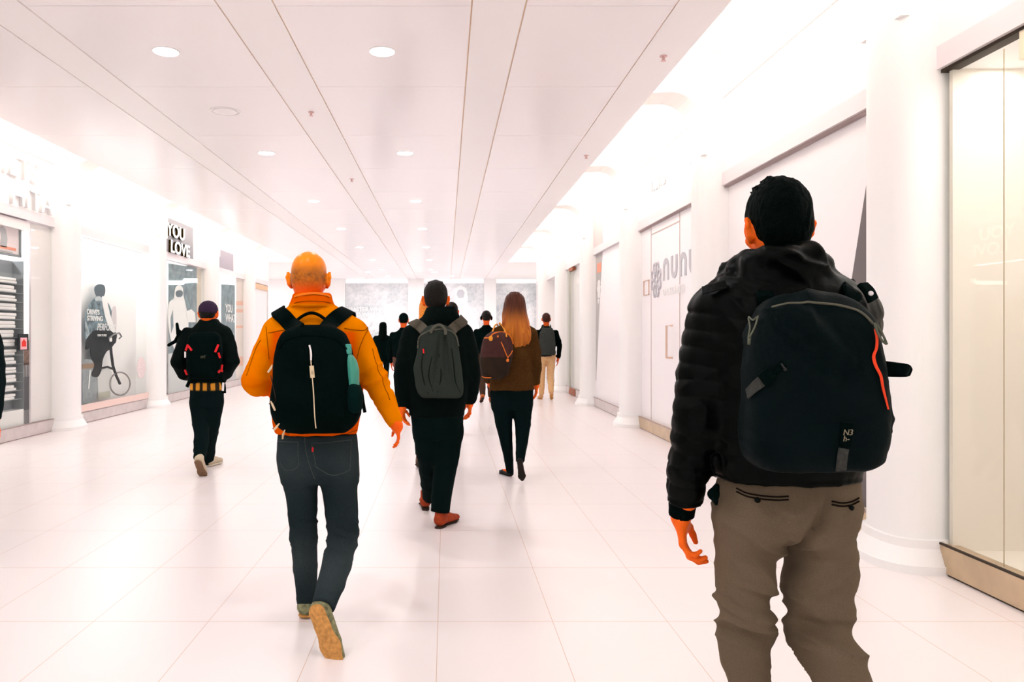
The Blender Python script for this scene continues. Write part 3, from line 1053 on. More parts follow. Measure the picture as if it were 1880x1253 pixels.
    def grad(self, P, e=0.003):
        P = np.asarray(P, float)
        g = np.stack([self.at(P + np.eye(3)[i] * e) - self.at(P - np.eye(3)[i] * e) for i in range(3)], -1)
        return g / (np.linalg.norm(g, axis=-1, keepdims=True) + 1e-9)

    def atd(self, P):
        v = self.at(P)
        if self.disp is None:
            return v
        P2 = np.atleast_2d(P)
        v2 = np.atleast_1d(v)
        m = np.abs(v2) < .045
        if m.any():
            v2 = v2.copy()
            v2[m] -= self.disp(P2[m], self.grad(P2[m]))
        return v2.reshape(np.shape(v))

    def proj(self, P, off=0.0, it=8):
        P = np.array(P, float)
        for _ in range(it):
            d = self.atd(P)
            P = P - self.grad(P) * np.clip(d - off, -.04, .04)[..., None]
        return P

    def hit(self, px, py, d0, d1, off=0.0):
        """the point of the surface seen through photo pixel px,py"""
        n = int((d1 - d0) / 0.004) + 2
        D = np.linspace(d0, d1, n)
        P = np.stack([(px - VX) * D / F, D, CAMZ - (py - VY) * D / F], -1)
        v = self.atd(P) - off
        i = np.argmax(v < 0)
        if v[i] >= 0:
            i = int(np.argmin(v))
            return self.proj(P[i][None], off)[0]
        if i == 0:
            return P[0]
        t = v[i - 1] / (v[i - 1] - v[i])
        return P[i - 1] * (1 - t) + P[i] * t

    def mesh(self, res, fine=(), margin=0.012):
        lo = np.min([p[1] + BIG for p in self.p if p[4] == 'u'], 0) - margin
        hi = np.max([p[2] - BIG for p in self.p if p[4] == 'u'], 0) + margin
        axes = []
        for i in range(3):
            pts = [lo[i]]
            segs = [(f[0][i], f[1][i], f[2]) for f in fine]
            while pts[-1] < hi[i]:
                s_ = res
                for a, b, r in segs:
                    if a - r <= pts[-1] <= b:
                        s_ = min(s_, r)
                pts.append(pts[-1] + s_)
            axes.append(np.array(pts))
        X, Y, Z = axes
        G = np.full((len(X), len(Y), len(Z)), BIG, np.float32)
        for f, plo, phi, k, op in self.p:
            ix = [np.searchsorted(axes[i], plo[i]) for i in range(3)]
            jx = [np.searchsorted(axes[i], phi[i]) for i in range(3)]
            if any(b - a < 1 for a, b in zip(ix, jx)):
                continue
            sl = tuple(slice(a, b) for a, b in zip(ix, jx))
            d = f(X[sl[0]][:, None, None], Y[sl[1]][None, :, None], Z[sl[2]][None, None, :])
            d = np.broadcast_to(d, G[sl].shape)
            if op == 'u':
                G[sl] = smin(G[sl], d, k)
            elif op == 's':
                G[sl] = -smin(-G[sl], d, k)
            else:
                G[sl] = -smin(-G[sl], -d, k)
        return surface_nets(G, X, Y, Z)


def surface_nets(G, X, Y, Z):
    G[0] = BIG; G[-1] = BIG; G[:, 0] = BIG; G[:, -1] = BIG; G[:, :, 0] = BIG; G[:, :, -1] = BIG
    ins = G < 0
    cnt = np.zeros(tuple(s - 1 for s in G.shape), np.int8)
    for a in (0, 1):
        for b in (0, 1):
            for c in (0, 1):
                cnt += ins[a:ins.shape[0] - 1 + a, b:ins.shape[1] - 1 + b, c:ins.shape[2] - 1 + c]
    act = (cnt > 0) & (cnt < 8)
    I, J, K = np.nonzero(act)
    ids = np.full(act.shape, -1, np.int64)
    ids[I, J, K] = np.arange(len(I))
    vals = {}
    for a in (0, 1):
        for b in (0, 1):
            for c in (0, 1):
                vals[a, b, c] = G[I + a, J + b, K + c].astype(float)
    acc = np.zeros((len(I), 3)); num = np.zeros(len(I))
    for ax in range(3):
        for u in (0, 1):
            for v in (0, 1):
                o0 = [0, 0, 0]; o1 = [0, 0, 0]
                oth = [i for i in range(3) if i != ax]
                o0[oth[0]] = o1[oth[0]] = u
                o0[oth[1]] = o1[oth[1]] = v
                o1[ax] = 1
                g0, g1 = vals[tuple(o0)], vals[tuple(o1)]
                m = (g0 < 0) != (g1 < 0)
                t = np.where(m, g0 / np.where(np.abs(g0 - g1) < 1e-12, 1, g0 - g1), 0)
                p = np.zeros((len(I), 3))
                p[:, ax] = t
                p[:, oth[0]] = u; p[:, oth[1]] = v
                acc[m] += p[m]; num[m] += 1
    acc /= np.maximum(num, 1)[:, None]
    V = np.stack([X[I] + acc[:, 0] * (X[I + 1] - X[I]), Y[J] + acc[:, 1] * (Y[J + 1] - Y[J]),
                  Z[K] + acc[:, 2] * (Z[K + 1] - Z[K])], -1)
    quads = []
    a_ = ins[:-1, 1:-1, 1:-1]; b_ = ins[1:, 1:-1, 1:-1]
    i, j, k = np.nonzero(a_ != b_)
    s_ = a_[i, j, k]
    j1, k1 = j + 1, k + 1
    q = np.stack([ids[i, j1 - 1, k1 - 1], ids[i, j1, k1 - 1], ids[i, j1, k1], ids[i, j1 - 1, k1]], -1)
    q[~s_] = q[~s_][:, ::-1]; quads.append(q)
    a_ = ins[1:-1, :-1, 1:-1]; b_ = ins[1:-1, 1:, 1:-1]
    i, j, k = np.nonzero(a_ != b_)
    s_ = a_[i, j, k]
    i1, k1 = i + 1, k + 1
    q = np.stack([ids[i1 - 1, j, k1 - 1], ids[i1 - 1, j, k1], ids[i1, j, k1], ids[i1, j, k1 - 1]], -1)
    q[~s_] = q[~s_][:, ::-1]; quads.append(q)
    a_ = ins[1:-1, 1:-1, :-1]; b_ = ins[1:-1, 1:-1, 1:]
    i, j, k = np.nonzero(a_ != b_)
    s_ = a_[i, j, k]
    i1, j1 = i + 1, j + 1
    q = np.stack([ids[i1 - 1, j1 - 1, k], ids[i1, j1 - 1, k], ids[i1, j1, k], ids[i1 - 1, j1, k]], -1)
    q[~s_] = q[~s_][:, ::-1]; quads.append(q)
    Q = np.concatenate(quads)
    Q = Q[(Q >= 0).all(1)]
    return V, Q


def smooth_mesh(V, Q, it=1, lam=0.5):
    E = np.concatenate([Q[:, [0, 1]], Q[:, [1, 2]], Q[:, [2, 3]], Q[:, [3, 0]]])
    n = len(V)
    for _ in range(it):
        S = np.zeros_like(V); c = np.zeros(n)
        for a, b in ((0, 1), (1, 0)):
            for ax in range(3):
                S[:, ax] += np.bincount(E[:, a], V[E[:, b], ax], n)
            c += np.bincount(E[:, a], minlength=n)
        V = V + lam * (S / np.maximum(c, 1)[:, None] - V)
    return V


def normals(V, Q):
    fn = np.cross(V[Q[:, 2]] - V[Q[:, 0]], V[Q[:, 3]] - V[Q[:, 1]])
    N = np.zeros_like(V)
    for c in range(4):
        for ax in range(3):
            N[:, ax] += np.bincount(Q[:, c], fn[:, ax], len(V))
    return N / (np.linalg.norm(N, axis=1, keepdims=True) + 1e-12)


def hash3(i, j, k, s):
    h = (i * 374761393 + j * 668265263 + k * 2147483647 + s * 974634777) & 0xFFFFFFFF
    h = ((h ^ (h >> 13)) * 1274126177) & 0xFFFFFFFF
    return ((h ^ (h >> 16)) & 0xFFFF) / 65535.0


def vnoise(P, seed=0):
    """value noise in -1..1"""
    Pi = np.floor(P).astype(np.int64)
    f = P - Pi
    f = f * f * (3 - 2 * f)
    r = 0
    for a in (0, 1):
        wa = f[:, 0] if a else 1 - f[:, 0]
        for b in (0, 1):
            wb = f[:, 1] if b else 1 - f[:, 1]
            for c in (0, 1):
                wc = f[:, 2] if c else 1 - f[:, 2]
                r = r + wa * wb * wc * hash3(Pi[:, 0] + a, Pi[:, 1] + b, Pi[:, 2] + c, seed)
    return r * 2 - 1


def folds(P, scale, seed=0, sharp=True):
    """ridged folds; scale per axis in cycles per metre"""
    Q_ = P * np.array(scale)
    w1 = vnoise(Q_ * 0.5, seed + 5)
    n = vnoise(Q_ + w1[:, None] * 0.9, seed)
    if sharp:
        n = 1 - 2 * np.abs(n) ** 0.8
    return n


def to_mesh(name, V, Q, m, parent=None, base=None, disp=None, col=None, smooth_it=1):
    V = smooth_mesh(V, Q, smooth_it) if smooth_it else V
    if disp is not None:
        N = normals(V, Q)
        V = V + N * disp(V, N)[:, None]
    me = bpy.data.meshes.new(name)
    W = V - (np.array(base) if base is not None else 0)
    me.vertices.add(len(W)); me.vertices.foreach_set('co', W.astype(np.float32).ravel())
    me.loops.add(len(Q) * 4); me.loops.foreach_set('vertex_index', Q.astype(np.int32).ravel())
    me.polygons.add(len(Q))
    me.polygons.foreach_set('loop_start', np.arange(0, len(Q) * 4, 4, dtype=np.int32))
    me.polygons.foreach_set('use_smooth', np.ones(len(Q), bool))
    me.update(calc_edges=True)
    me.validate()
    if col is not None:
        ca = me.color_attributes.new('Col', 'FLOAT_COLOR', 'POINT')
        c = col(V)
        c = np.concatenate([c, np.ones((len(c), 1))], 1)
        ca.data.foreach_set('color', c.astype(np.float32).ravel())
    return link(name, me, m, parent)


def build(sdf, name, m, res, parent=None, base=None, fine=(), disp=None, col=None, sm=1):
    V, Q = sdf.mesh(res, fine)
    sdf.disp = disp
    return to_mesh(name, V, Q, m, parent, base, disp, col, sm)


# ------------------------------------------------------------------ head, hand, foot
def rotm(yaw=0, pitch=0, roll=0):
    return np.array((Matrix.Rotation(yaw, 3, 'Z') @ Matrix.Rotation(pitch, 3, 'X') @ Matrix.Rotation(roll, 3, 'Y')))


def add_head(S, H, s=1.0, R=None, neck_to=None, neck_r=.057, ears=True, kind='m'):
    """head at H (between the ears), face towards local +y"""
    R = np.eye(3) if R is None else R
    def L(x, y, z): return np.array(H) + R @ (np.array((x, y, z)) * s)
    S.ell(L(0, -.012, .038), np.array((.078, .097, .086)) * s, R, k=0)
    S.ell(L(0, .030, -.040), np.array((.058, .066, .074)) * s, R, k=.04 * s)
    S.ell(L(0, -.045, -.015), np.array((.066, .058, .060)) * s, R, k=.04 * s)
    S.ell(L(0, .060, -.085), np.array((.030, .026, .022)) * s, R, k=.03 * s)      # chin
    S.chain([L(-.03, .083, .028), L(0, .090, .030), L(.03, .083, .028)], [.012 * s] * 3, k=.015 * s)
    for q in (-1, 1):
        S.ell(L(.033 * q, .098, .008), np.array((.018, .014, .012)) * s, R, k=.012 * s, op='s')
        S.ell(L(.032 * q, .079, .008), np.array((.0125,) * 3) * s, R, k=.002)
        S.ell(L(.045 * q, .065, -.022), np.array((.022, .020, .018)) * s, R, k=.02 * s)
        if ears:
            Re = R @ rotm(yaw=q * math.radians(-28))
            S.ell(L(.086 * q, -.012, -.006), np.array((.0080, .019, .031)) * s, Re, k=.008 * s)
            S.chain([L(.082 * q, .004, .022), L(.0935 * q, -.015, .026), L(.097 * q, -.024, .007), L(.0895 * q, -.017, -.022), L(.080 * q, .000, -.036)],
                    [.005 * s, .006 * s, .006 * s, .007 * s, .007 * s], k=.005 * s)
    S.chain([L(0, .090, .012), L(0, .108, -.018)], [.008 * s, .012 * s], k=.012 * s)
    for q in (-1, 1):
        S.ell(L(.011 * q, .099, -.021), np.array((.009, .010, .008)) * s, R, k=.008 * s)
    S.chain([L(-.020, .083, -.048), L(0, .090, -.047), L(.020, .083, -.048)], [.006 * s, .009 * s, .006 * s], k=.008 * s)
    S.chain([L(-.017, .083, -.058), L(0, .089, -.059), L(.017, .083, -.058)], [.006 * s, .009 * s, .006 * s], k=.005 * s)
    if neck_to is not None:
        S.chain([L(0, -.02, -.04), L(0, -.028, -.10), neck_to], [neck_r * s, neck_r * s, neck_r * 1.12 * s], k=.03)
        S.fine.append(None)
    return L


def add_hand(S, W, fwd, palm, s=1.0, curl=.35, thumb_side=None, spread=.06, kpalm=.014, fist=0.0, tcurl=.3):
    """hand from wrist W; fwd = towards the fingers, palm = palm normal, thumb_side = towards the thumb"""
    W = np.array(W, float)
    f = vnorm(fwd)
    p = np.array(palm, float); p = vnorm(p - f * (p @ f))
    t = np.array(thumb_side, float); t = t - f * (t @ f); t = vnorm(t - p * (t @ p))
    kn = W + f * .088 * s
    S.chain([W - f * .03 * s, W + f * .012 * s], [.027 * s, .025 * s], k=.02, nrm=p, sq=.72)
    S.chain([W + f * .018 * s + t * .010 * s, kn - f * .010 * s + t * .020 * s], [.023 * s, .020 * s], k=.018 * s, nrm=p, sq=.62)
    S.chain([W + f * .018 * s - t * .010 * s, kn - f * .014 * s - t * .020 * s], [.022 * s, .018 * s], k=.018 * s, nrm=p, sq=.62)
    S.ell(W + f * .035 * s + t * .020 * s + p * .010 * s, np.array((.017, .017, .017)) * s, k=.016)
    lens = [(.041, .025, .021), (.045, .029, .023), (.041, .027, .022), (.032, .020, .019)]
    offs = [.029, .0095, -.0095, -.027]
    back = [0, .004, .0, -.008]
    rad = [.0088, .0092, .0088, .0078]
    for i in range(4):
        a = kn + t * offs[i] * s + f * (back[i] - .006) * s
        ang = curl * (0.55 + .12 * i)
        dirv = f + t * (offs[i] / .03) * spread
        pts = [a]
        for j in range(3):
            ang_j = ang * (j + .6) * (1.0 + fist)
            dv = vnorm(dirv) * math.cos(ang_j) + p * math.sin(ang_j)
            pts.append(pts[-1] + dv * lens[i][j] * s)
        r = rad[i] * s
        S.chain([a - f * .022 * s] + pts, [r * 1.0, r * 1.08, r * 1.02, r * .95, r * .82], k=.0045 * s)
    a = W + f * .022 * s + t * .024 * s + p * .006 * s
    b = a + (f * .66 + t * .62 + p * .36) * .040 * s
    c = b + (f * .90 + t * (.30 - .3 * tcurl) + p * (.25 + .5 * tcurl)) * .031 * s
    d = c + (f * .95 + t * (.05 - .3 * tcurl) + p * (.2 + .6 * tcurl)) * .025 * s
    S.chain([a - f * .005, b, c, d], [.0145 * s, .0118 * s, .0100 * s, .0082 * s], k=.010 * s)


def shoe(parent, base, heel, fdir, up, s, style, m_up, m_sole, res, m_lace=None, label=None):
    """heel = heel point on the ground side, fdir = towards the toe, up = away from the sole"""
    f = vnorm(fdir); u = np.array(up, float); u = vnorm(u - f * (u @ f)); r = np.cross(f, u)
    heel = np.array(heel, float)
    def L(a, b, c): return heel + (f * a + r * b + u * c) * s
    up_ = SDF()
    if style == 'sneaker':
        up_.chain([L(.035, 0, .050), L(.10, 0, .052), L(.18, 0, .045), L(.245, 0, .036)], [.040 * s, .042 * s, .042 * s, .036 * s], nrm=u, sq=.80, k=.02)
        up_.chain([L(.035, 0, .06), L(.05, 0, .105)], [.036 * s, .036 * s], k=.03, flat1=True)
        up_.chain([L(.10, 0, .085), L(.17, 0, .062)], [.026 * s, .022 * s], k=.02)
    elif style == 'boot':
        up_.chain([L(.035, 0, .045), L(.10, 0, .048), L(.18, 0, .038), L(.25, 0, .028)], [.036 * s, .038 * s, .037 * s, .028 * s], nrm=u, sq=.80, k=.02)
        up_.chain([L(.035, 0, .06), L(.045, 0, .14)], [.037 * s, .037 * s], k=.03, flat1=True)
        up_.chain([L(.08, 0, .09), L(.14, 0, .058)], [.030 * s, .024 * s], k=.03)
    else:
        up_.chain([L(.030, 0, .030), L(.10, 0, .026), L(.17, 0, .028), L(.225, 0, .022)], [.030 * s, .030 * s, .034 * s, .024 * s], nrm=u, sq=.65, k=.015)
    so = SDF()
    th = .022 if style == 'sneaker' else .014
    w_ = {'sneaker': (.040, .036, .047, .036), 'boot': (.034, .028, .040, .026), 'flat': (.028, .024, .037, .022)}[style]
    for i, (a, b, wa, wb) in enumerate(((.04, .10, w_[0], w_[1]), (.10, .19, w_[1], w_[2]), (.19, .252, w_[2], w_[3]))):
        if style == 'flat' and i == 2: b = .228
        so.chain([L(a, 0, th / 2 + .002), L(b, .0, th / 2 + .002)], [wa * s, wb * s], nrm=u, sq=th / 2 / wa, k=.012)
    if style == 'boot':
        so.chain([L(.02, 0, .0), L(.06, 0, .0)], [.030 * s, .030 * s], nrm=u, sq=.6, k=.004)
    o = build(up_, 'shoe', m_up, res, parent, base)
    if label: o['label'] = label
    build(so, 'sole', m_sole, res * .8, o, base)
    return o


# ------------------------------------------------------------------ straps, cords
def ribbon(name, pts, width, thick, m, parent=None, base=None, nrm=None, sdf=None, sub=4):
    """a flat strap through pts; its broad side lies against nrm"""
    P = np.array(pts, float)
    if sub > 1 and len(P) > 2:
        P = catmull(P, sub)
    n = len(P)
    if sdf is not None:
        Nn = sdf.grad(P)
    else:
        Nn = np.tile(vnorm(nrm), (n, 1)) if np.ndim(nrm) == 1 else np.array(nrm)
    T = np.gradient(P, axis=0)
    T /= np.linalg.norm(T, axis=1, keepdims=True) + 1e-9
    B = np.cross(T, Nn); B /= np.linalg.norm(B, axis=1, keepdims=True) + 1e-9
    Nn = np.cross(B, T)
    wd = width if np.ndim(width) else np.full(n, width)
    wd = np.interp(np.linspace(0, 1, n), np.linspace(0, 1, len(wd)), wd)
    bm = nb()
    rings = []
    b0 = np.array(base) if base is not None else np.zeros(3)
    for i in range(n):
        h = wd[i] / 2
        e = thick * .35
        prof = [(-h, 0), (-h + e, -thick / 2), (h - e, -thick / 2), (h, 0), (h - e, thick / 2), (-h + e, thick / 2)]
        rings.append([bm.verts.new(Vector(P[i] - b0 + B[i] * u + Nn[i] * v)) for u, v in prof])
    for i in range(n - 1):
        for q in range(6):
            bm.faces.new((rings[i][q], rings[i][(q + 1) % 6], rings[i + 1][(q + 1) % 6], rings[i + 1][q]))
    bm.faces.new(rings[0][::-1]); bm.faces.new(rings[-1])
    bmesh.ops.recalc_face_normals(bm, faces=bm.faces)
    return obj(name, bm, m, parent, smooth=False)


def catmull(P, sub):
    P = np.asarray(P, float)
    Q_ = np.vstack([2 * P[0] - P[1], P, 2 * P[-1] - P[-2]])
    out = []
    for i in range(1, len(Q_) - 2):
        p0, p1, p2, p3 = Q_[i - 1:i + 3]
        for t in np.linspace(0, 1, sub, endpoint=False):
            out.append(.5 * ((2 * p1) + (-p0 + p2) * t + (2 * p0 - 5 * p1 + 4 * p2 - p3) * t * t + (-p0 + 3 * p1 - 3 * p2 + p3) * t ** 3))
    out.append(P[-1])
    return np.array(out)


def cord(name, pts, r, m, parent=None, base=None, sub=4, seg=8, sdf=None, off=.001):
    P = np.array(pts, float)
    if sdf is not None:
        sub = 10
    if sub > 1 and len(P) > 2:
        P = catmull(P, sub)
    if sdf is not None:
        P = sdf.proj(P, off, 4)
    b0 = np.array(base) if base is not None else np.zeros(3)
    bm = nb()
    tube(bm, [tuple(p - b0) for p in P], r, seg)
    return obj(name, bm, m, parent, smooth=True)


def slices(D, rows, cy=0.0, sh=0.0, grow=0.0, zgrow=0.0):
    """rows (py, x_left, x_right, half_depth[, y shift]) in photo pixels at distance D"""
    out = []
    for r in rows:
        py, xl, xr, b = r[:4]
        ys = r[4] if len(r) > 4 else 0.0
        out.append((zoff(py, D), ((xl + xr) / 2 - VX) * D / F, D + cy + ys, (xr - xl) / 2 * D / F + grow, b + grow))
    return out


def pt(px, py, D):
    return np.array(at(px, py, D))
# ------------------------------------------------------------------ cloth and skin
M_skin = mat('skin', (0.95, 0.14, 0.008), rough=0.55, spec=0.12, noise=.10, nscale=30)
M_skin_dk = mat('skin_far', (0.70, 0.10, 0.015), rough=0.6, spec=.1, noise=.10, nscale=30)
M_blackpuff = mat('black_puffer_nylon', (0.0003, 0.0011, 0.0007), rough=0.40, spec=0.06, bump=.25, bscale=60)
M_black = mat('black_cloth', (0.0006, 0.0045, 0.0038), rough=0.9, spec=0.03)
M_blackwool = mat('black_jacket_cloth', (0.0010, 0.0045, 0.0038), rough=0.85, spec=0.06, bump=.3, bscale=90)
M_packblack = mat('black_pack_fabric', (0.0005, 0.0042, 0.0036), rough=0.8, spec=0.03, bump=.3, bscale=300)
M_packteal = mat('dark_teal_pack_fabric', (0.0002, 0.0036, 0.0040), rough=0.6, spec=0.05, bump=.3, bscale=260)
M_hairblack = mat('black_hair', (0.0004, 0.0028, 0.0022), rough=0.6, spec=0.025, bump=.8, bscale=260)
M_hairbrown = mat('dark_brown_hair', (0.010, 0.008, 0.006), rough=0.6, spec=0.12, bump=.7, bscale=260, noise=.4, nscale=80)
M_grey_tr = mat('grey_wool_trousers', (0.145, 0.106, 0.070), rough=0.95, spec=0.05, noise=.14, nscale=420, bump=.25, bscale=500)
M_jeans = mat('dark_slate_jeans', (0.5, 0.5, 0.5), rough=0.95, spec=0.04, attr=True, noise=.16, nscale=260, stretch=(1, 1, .35))
M_yellow = mat('mustard_jacket', (0.8, 0.3, 0.01), rough=0.9, spec=0.0, attr=True, noise=.05, nscale=12, bump=.15, bscale=300)
M_seam = mat('dark_seam_thread', (0.24, 0.055, 0.002), rough=.9, spec=0)
M_grypack = mat('dark_grey_green_pack', (0.026, 0.034, 0.028), rough=.9, spec=.05, noise=.15, nscale=200)
M_grystrap = mat('grey_brown_strap', (0.075, 0.064, 0.046), rough=.9, noise=.1, nscale=200)
M_blacktr = mat('black_trousers', (0.0010, 0.0060, 0.0055), rough=.9, spec=.05)
M_navytr = mat('dark_navy_jeans', (0.0030, 0.0085, 0.0090), rough=.9, spec=.05, noise=.2, nscale=80)
M_tan = mat('tan_rubber_sole', (0.58, 0.28, 0.08), rough=.7, noise=.25, nscale=60, bump=.6, bscale=90)
M_olive = mat('olive_grey_mesh', (0.22, 0.22, 0.12), rough=.8, noise=.5, nscale=50)
M_redbrown = mat('red_brown_suede', (0.34, 0.045, 0.012), rough=.8, noise=.25, nscale=40)
M_darksole = mat('dark_sole', (0.03, 0.016, 0.010), rough=.7)
M_metal = mat('gold_zip_metal', (0.72, 0.56, 0.36), rough=.35, metal=.6)
M_red = mat('red_cord', (0.90, 0.06, 0.015), rough=.6)
M_redtab = mat('red_tab', (0.70, 0.015, 0.02), rough=.7)
M_brown_sw = mat('brown_wool_sweater', (0.062, 0.028, 0.008), rough=.95, spec=.03, noise=.22, nscale=50, bump=.3, bscale=220)
M_khaki = mat('khaki_trousers', (0.72, 0.44, 0.22), rough=.9, noise=.08, nscale=30)
M_cuff = mat('black_rib_cuff', (0.0006, 0.0035, 0.003), rough=.9, spec=.03)
M_oliveg = mat('olive_grey_zip', (0.10, 0.095, 0.065), rough=.6)


def along(V, pts):
    """distance travelled along a polyline and distance from it, for every vertex"""
    best = np.full(len(V), 9e9); s_ = np.zeros(len(V)); acc = 0
    for a, b in zip(pts[:-1], pts[1:]):
        a = np.array(a); b = np.array(b); d = b - a; L_ = np.linalg.norm(d)
        t = np.clip(((V - a) @ d) / (L_ * L_), 0, 1)
        q = np.linalg.norm(V - a - t[:, None] * d, axis=1)
        m = q < best
        best[m] = q[m]; s_[m] = acc + t[m] * L_
        acc += L_
    return s_, best


def quilt(s_, space, amp):
    return amp * (np.abs(np.sin(PI * s_ / space)) ** 0.42 - 0.8)


def person(sp):
    """a clothed figure; everything in world metres"""
    base = np.array(sp['base'], float)
    res, fres = sp['res'], sp['fres']
    S = SDF()
    R = rotm(*sp.get('headrot', (0, 0, 0)))
    hs = sp.get('hs', 1.0)
    L = add_head(S, sp['H'], hs, R, sp['neck'], sp.get('neck_r', .057), ears=sp.get('ears', True))
    T = sp['torso']
    S.loft([(z, x, y, max(a - .035, .03), max(b - .03, .03)) for z, x, y, a, b in T], k=.03, rnd=.05)
    fine = []
    Hh = np.array(sp['H'])
    fine.append((Hh - .15 * hs, Hh + .15 * hs, fres))
    for a in sp['arms']:
        S.chain(a['pts'], [r * .66 for r in a['rad']], k=.02)
        if a.get('hand'):
            h = a['hand']
            S.chain([a['pts'][-1], h['W']], [.030, .028], k=.015)
            add_hand(S, h['W'], h['fwd'], h['palm'], h.get('s', 1.0), h.get('curl', .4), h['thumb'], kpalm=.014,
                     tcurl=h.get('tcurl', .3), spread=h.get('spread', .06))
            c = np.array(h['W']) + vnorm(h['fwd']) * .07
            fine.append((c - .13, c + .13, min(fres, .0035) if sp.get('finehand', True) else fres))
    Tr = sp['pelvis']
    S.loft([(z, x, y, a * .7, b * .66) for z, x, y, a, b in Tr], k=.03, rnd=.03)
    for g in sp['legs']:
        S.chain(g['pts'], [r * .60 for r in g['rad'][:-1]] + [g['rad'][-1] * .5], k=.03)
        ft = g['foot']
        fk = .72 if ft.get('style') == 'flat' else 1.0
        hp = np.array(ft['heel']); fv = vnorm(ft['fdir']); uv = vnorm(ft['up'])
        fs = ft.get('s', 1.0)
        S.chain([g['pts'][-1], hp + fv * .045 * fs + uv * .06 * fs], [.026 * fs * fk, .026 * fs * fk], k=.01)
        S.chain([hp + fv * .05 * fs + uv * .05 * fs, hp + fv * .12 * fs + uv * .045 * fs, hp + fv * .20 * fs + uv * .034 * fs], [.026 * fs * fk, .024 * fs * fk, .018 * fs * fk], k=.02)
    S.fine = []
    body = build(S, 'person', sp.get('skin', M_skin), res * 1.3, base=base, fine=fine, col=sp.get('skincol'))
    body.location = base
    tag(body, sp['label'], 'person', sp.get('group'))
    # eyes
    for q in (-1, 1):
        bm = nb(); bmesh.ops.create_uvsphere(bm, u_segments=12, v_segments=8, radius=.0118 * hs, matrix=Matrix.Translation(Vector(L(.032 * q, .0815, .008) - base)))
        obj('eye', bm, mat('eye', (0.6, 0.55, 0.5), rough=.2), body, True)
        bm = nb(); bmesh.ops.create_uvsphere(bm, u_segments=12, v_segments=8, radius=.006 * hs, matrix=Matrix.Translation(Vector(L(.032 * q, .0885, .008) - base)))
        obj('pupil', bm, mat('pupil', (0.01, 0.007, 0.005), rough=.2), bpy.data.objects[body.children[-1].name], True)
    # jacket
    J = SDF()
    J.loft(T, n=sp.get('tn', 2.25), k=.02)
    for a in sp['arms']:
        J.chain(a['pts'], a['rad'], k=sp.get('armk', .035), flat1=True)
    for f_ in sp.get('jacket_extra', []):
        f_(J)
    jk = build(J, sp.get('jname', 'jacket'), sp['jmat'], res, body, base, disp=sp.get('jdisp'), col=sp.get('jcol'))
    if sp.get('cuff'):
        for a in sp['arms']:
            if 'cuff' in a:
                c_ = SDF(); c_.chain(a['cuff'][0], a['cuff'][1], flat0=True, flat1=True)
                build(c_, 'cuff', sp['cuff'], res * .8, jk, base)
    # trousers
    P_ = SDF()
    P_.loft(Tr, n=2.3, k=.03)
    for g in sp['legs']:
        P_.chain(g['pts'], g['rad'], k=sp.get('legk', .028), flat1=True)
    for f_ in sp.get('trouser_extra', []):
        f_(P_)
    tr = build(P_, sp.get('tname', 'trousers'), sp['tmat'], res, body, base, disp=sp.get('tdisp'), col=sp.get('tcol'))
    for g in sp['legs']:
        ft = g['foot']
        shoe(body, base, ft['heel'], ft['fdir'], ft['up'], ft.get('s', 1.0), ft.get('style', 'sneaker'), ft['m'], ft['sole'], max(res * .7, .005))
    return dict(body=body, S=S, J=J, P=P_, jacket=jk, trousers=tr, L=L, base=base, R=R, hs=hs)


def hair_short(pr, m, low=0.0, thick=.012, top=.02, res=.005, tufts=0, nape=-.055, seed=1, name='hair', tuft_len=.02, amp=.003):
    L, R, s = pr['L'], pr['R'], pr['hs']
    h = SDF()
    h.ell(L(0, -.014, .038 + top * .4), np.array((.078 + thick, .097 + thick, .086 + top * .6)) * s, R, k=0)
    h.ell(L(0, -.045, -.012), np.array((.069 + thick * .7, .061 + thick, .060)) * s, R, k=.03)
    if low > 0:
        h.ell(L(0, -.034, -.012 - low * 1.4), np.array((.054 + thick, .052 + thick, .060)) * s, R, k=.02)
    # clear the face, the ears and the nape
    h.ell(L(0, .115, -.045), np.array((.105, .085, .095)) * s, R, k=.012, op='s')
    for q in (-1, 1):
        h.ell(L(.104 * q, .002, -.012), np.array((.027, .036, .040)) * s, R, k=.006, op='s')
    h.ell(L(0, -.02, nape - .05), np.array((.14, .14, .05)) * s, R, k=.015, op='s')
    rnd = random.Random(seed)
    for _ in range(tufts):
        th = rnd.uniform(0, 2 * PI); ph = rnd.uniform(.0, .75)
        d = np.array((math.sin(ph) * math.cos(th), math.sin(ph) * math.sin(th), math.cos(ph)))
        a = L(*(np.array((0, -.014, .045)) + d * np.array((.080, .095, .088)) * .92))
        b = L(*(np.array((0, -.014, .045)) + d * np.array((.080, .097, .090)) * 1.0 + d * (tuft_len * rnd.uniform(.4, 1.0)) + np.array((rnd.uniform(-.012, .006), .014, 0))))
        h.chain([a, b], [.010 * s, .0025 * s], k=.006)
    def dp(V, N): return amp * folds((V - pr['base']), (90, 40, 40), seed, False) + amp * .6 * folds(V - pr['base'], (160, 160, 60), seed + 3, False)
    return build(h, name, m, res, pr['body'], pr['base'], disp=dp)


# ================================================================== 1: near man, black puffer, grey trousers
D1 = 2.1
def p1(px, py, D=D1): return pt(px, py, D)


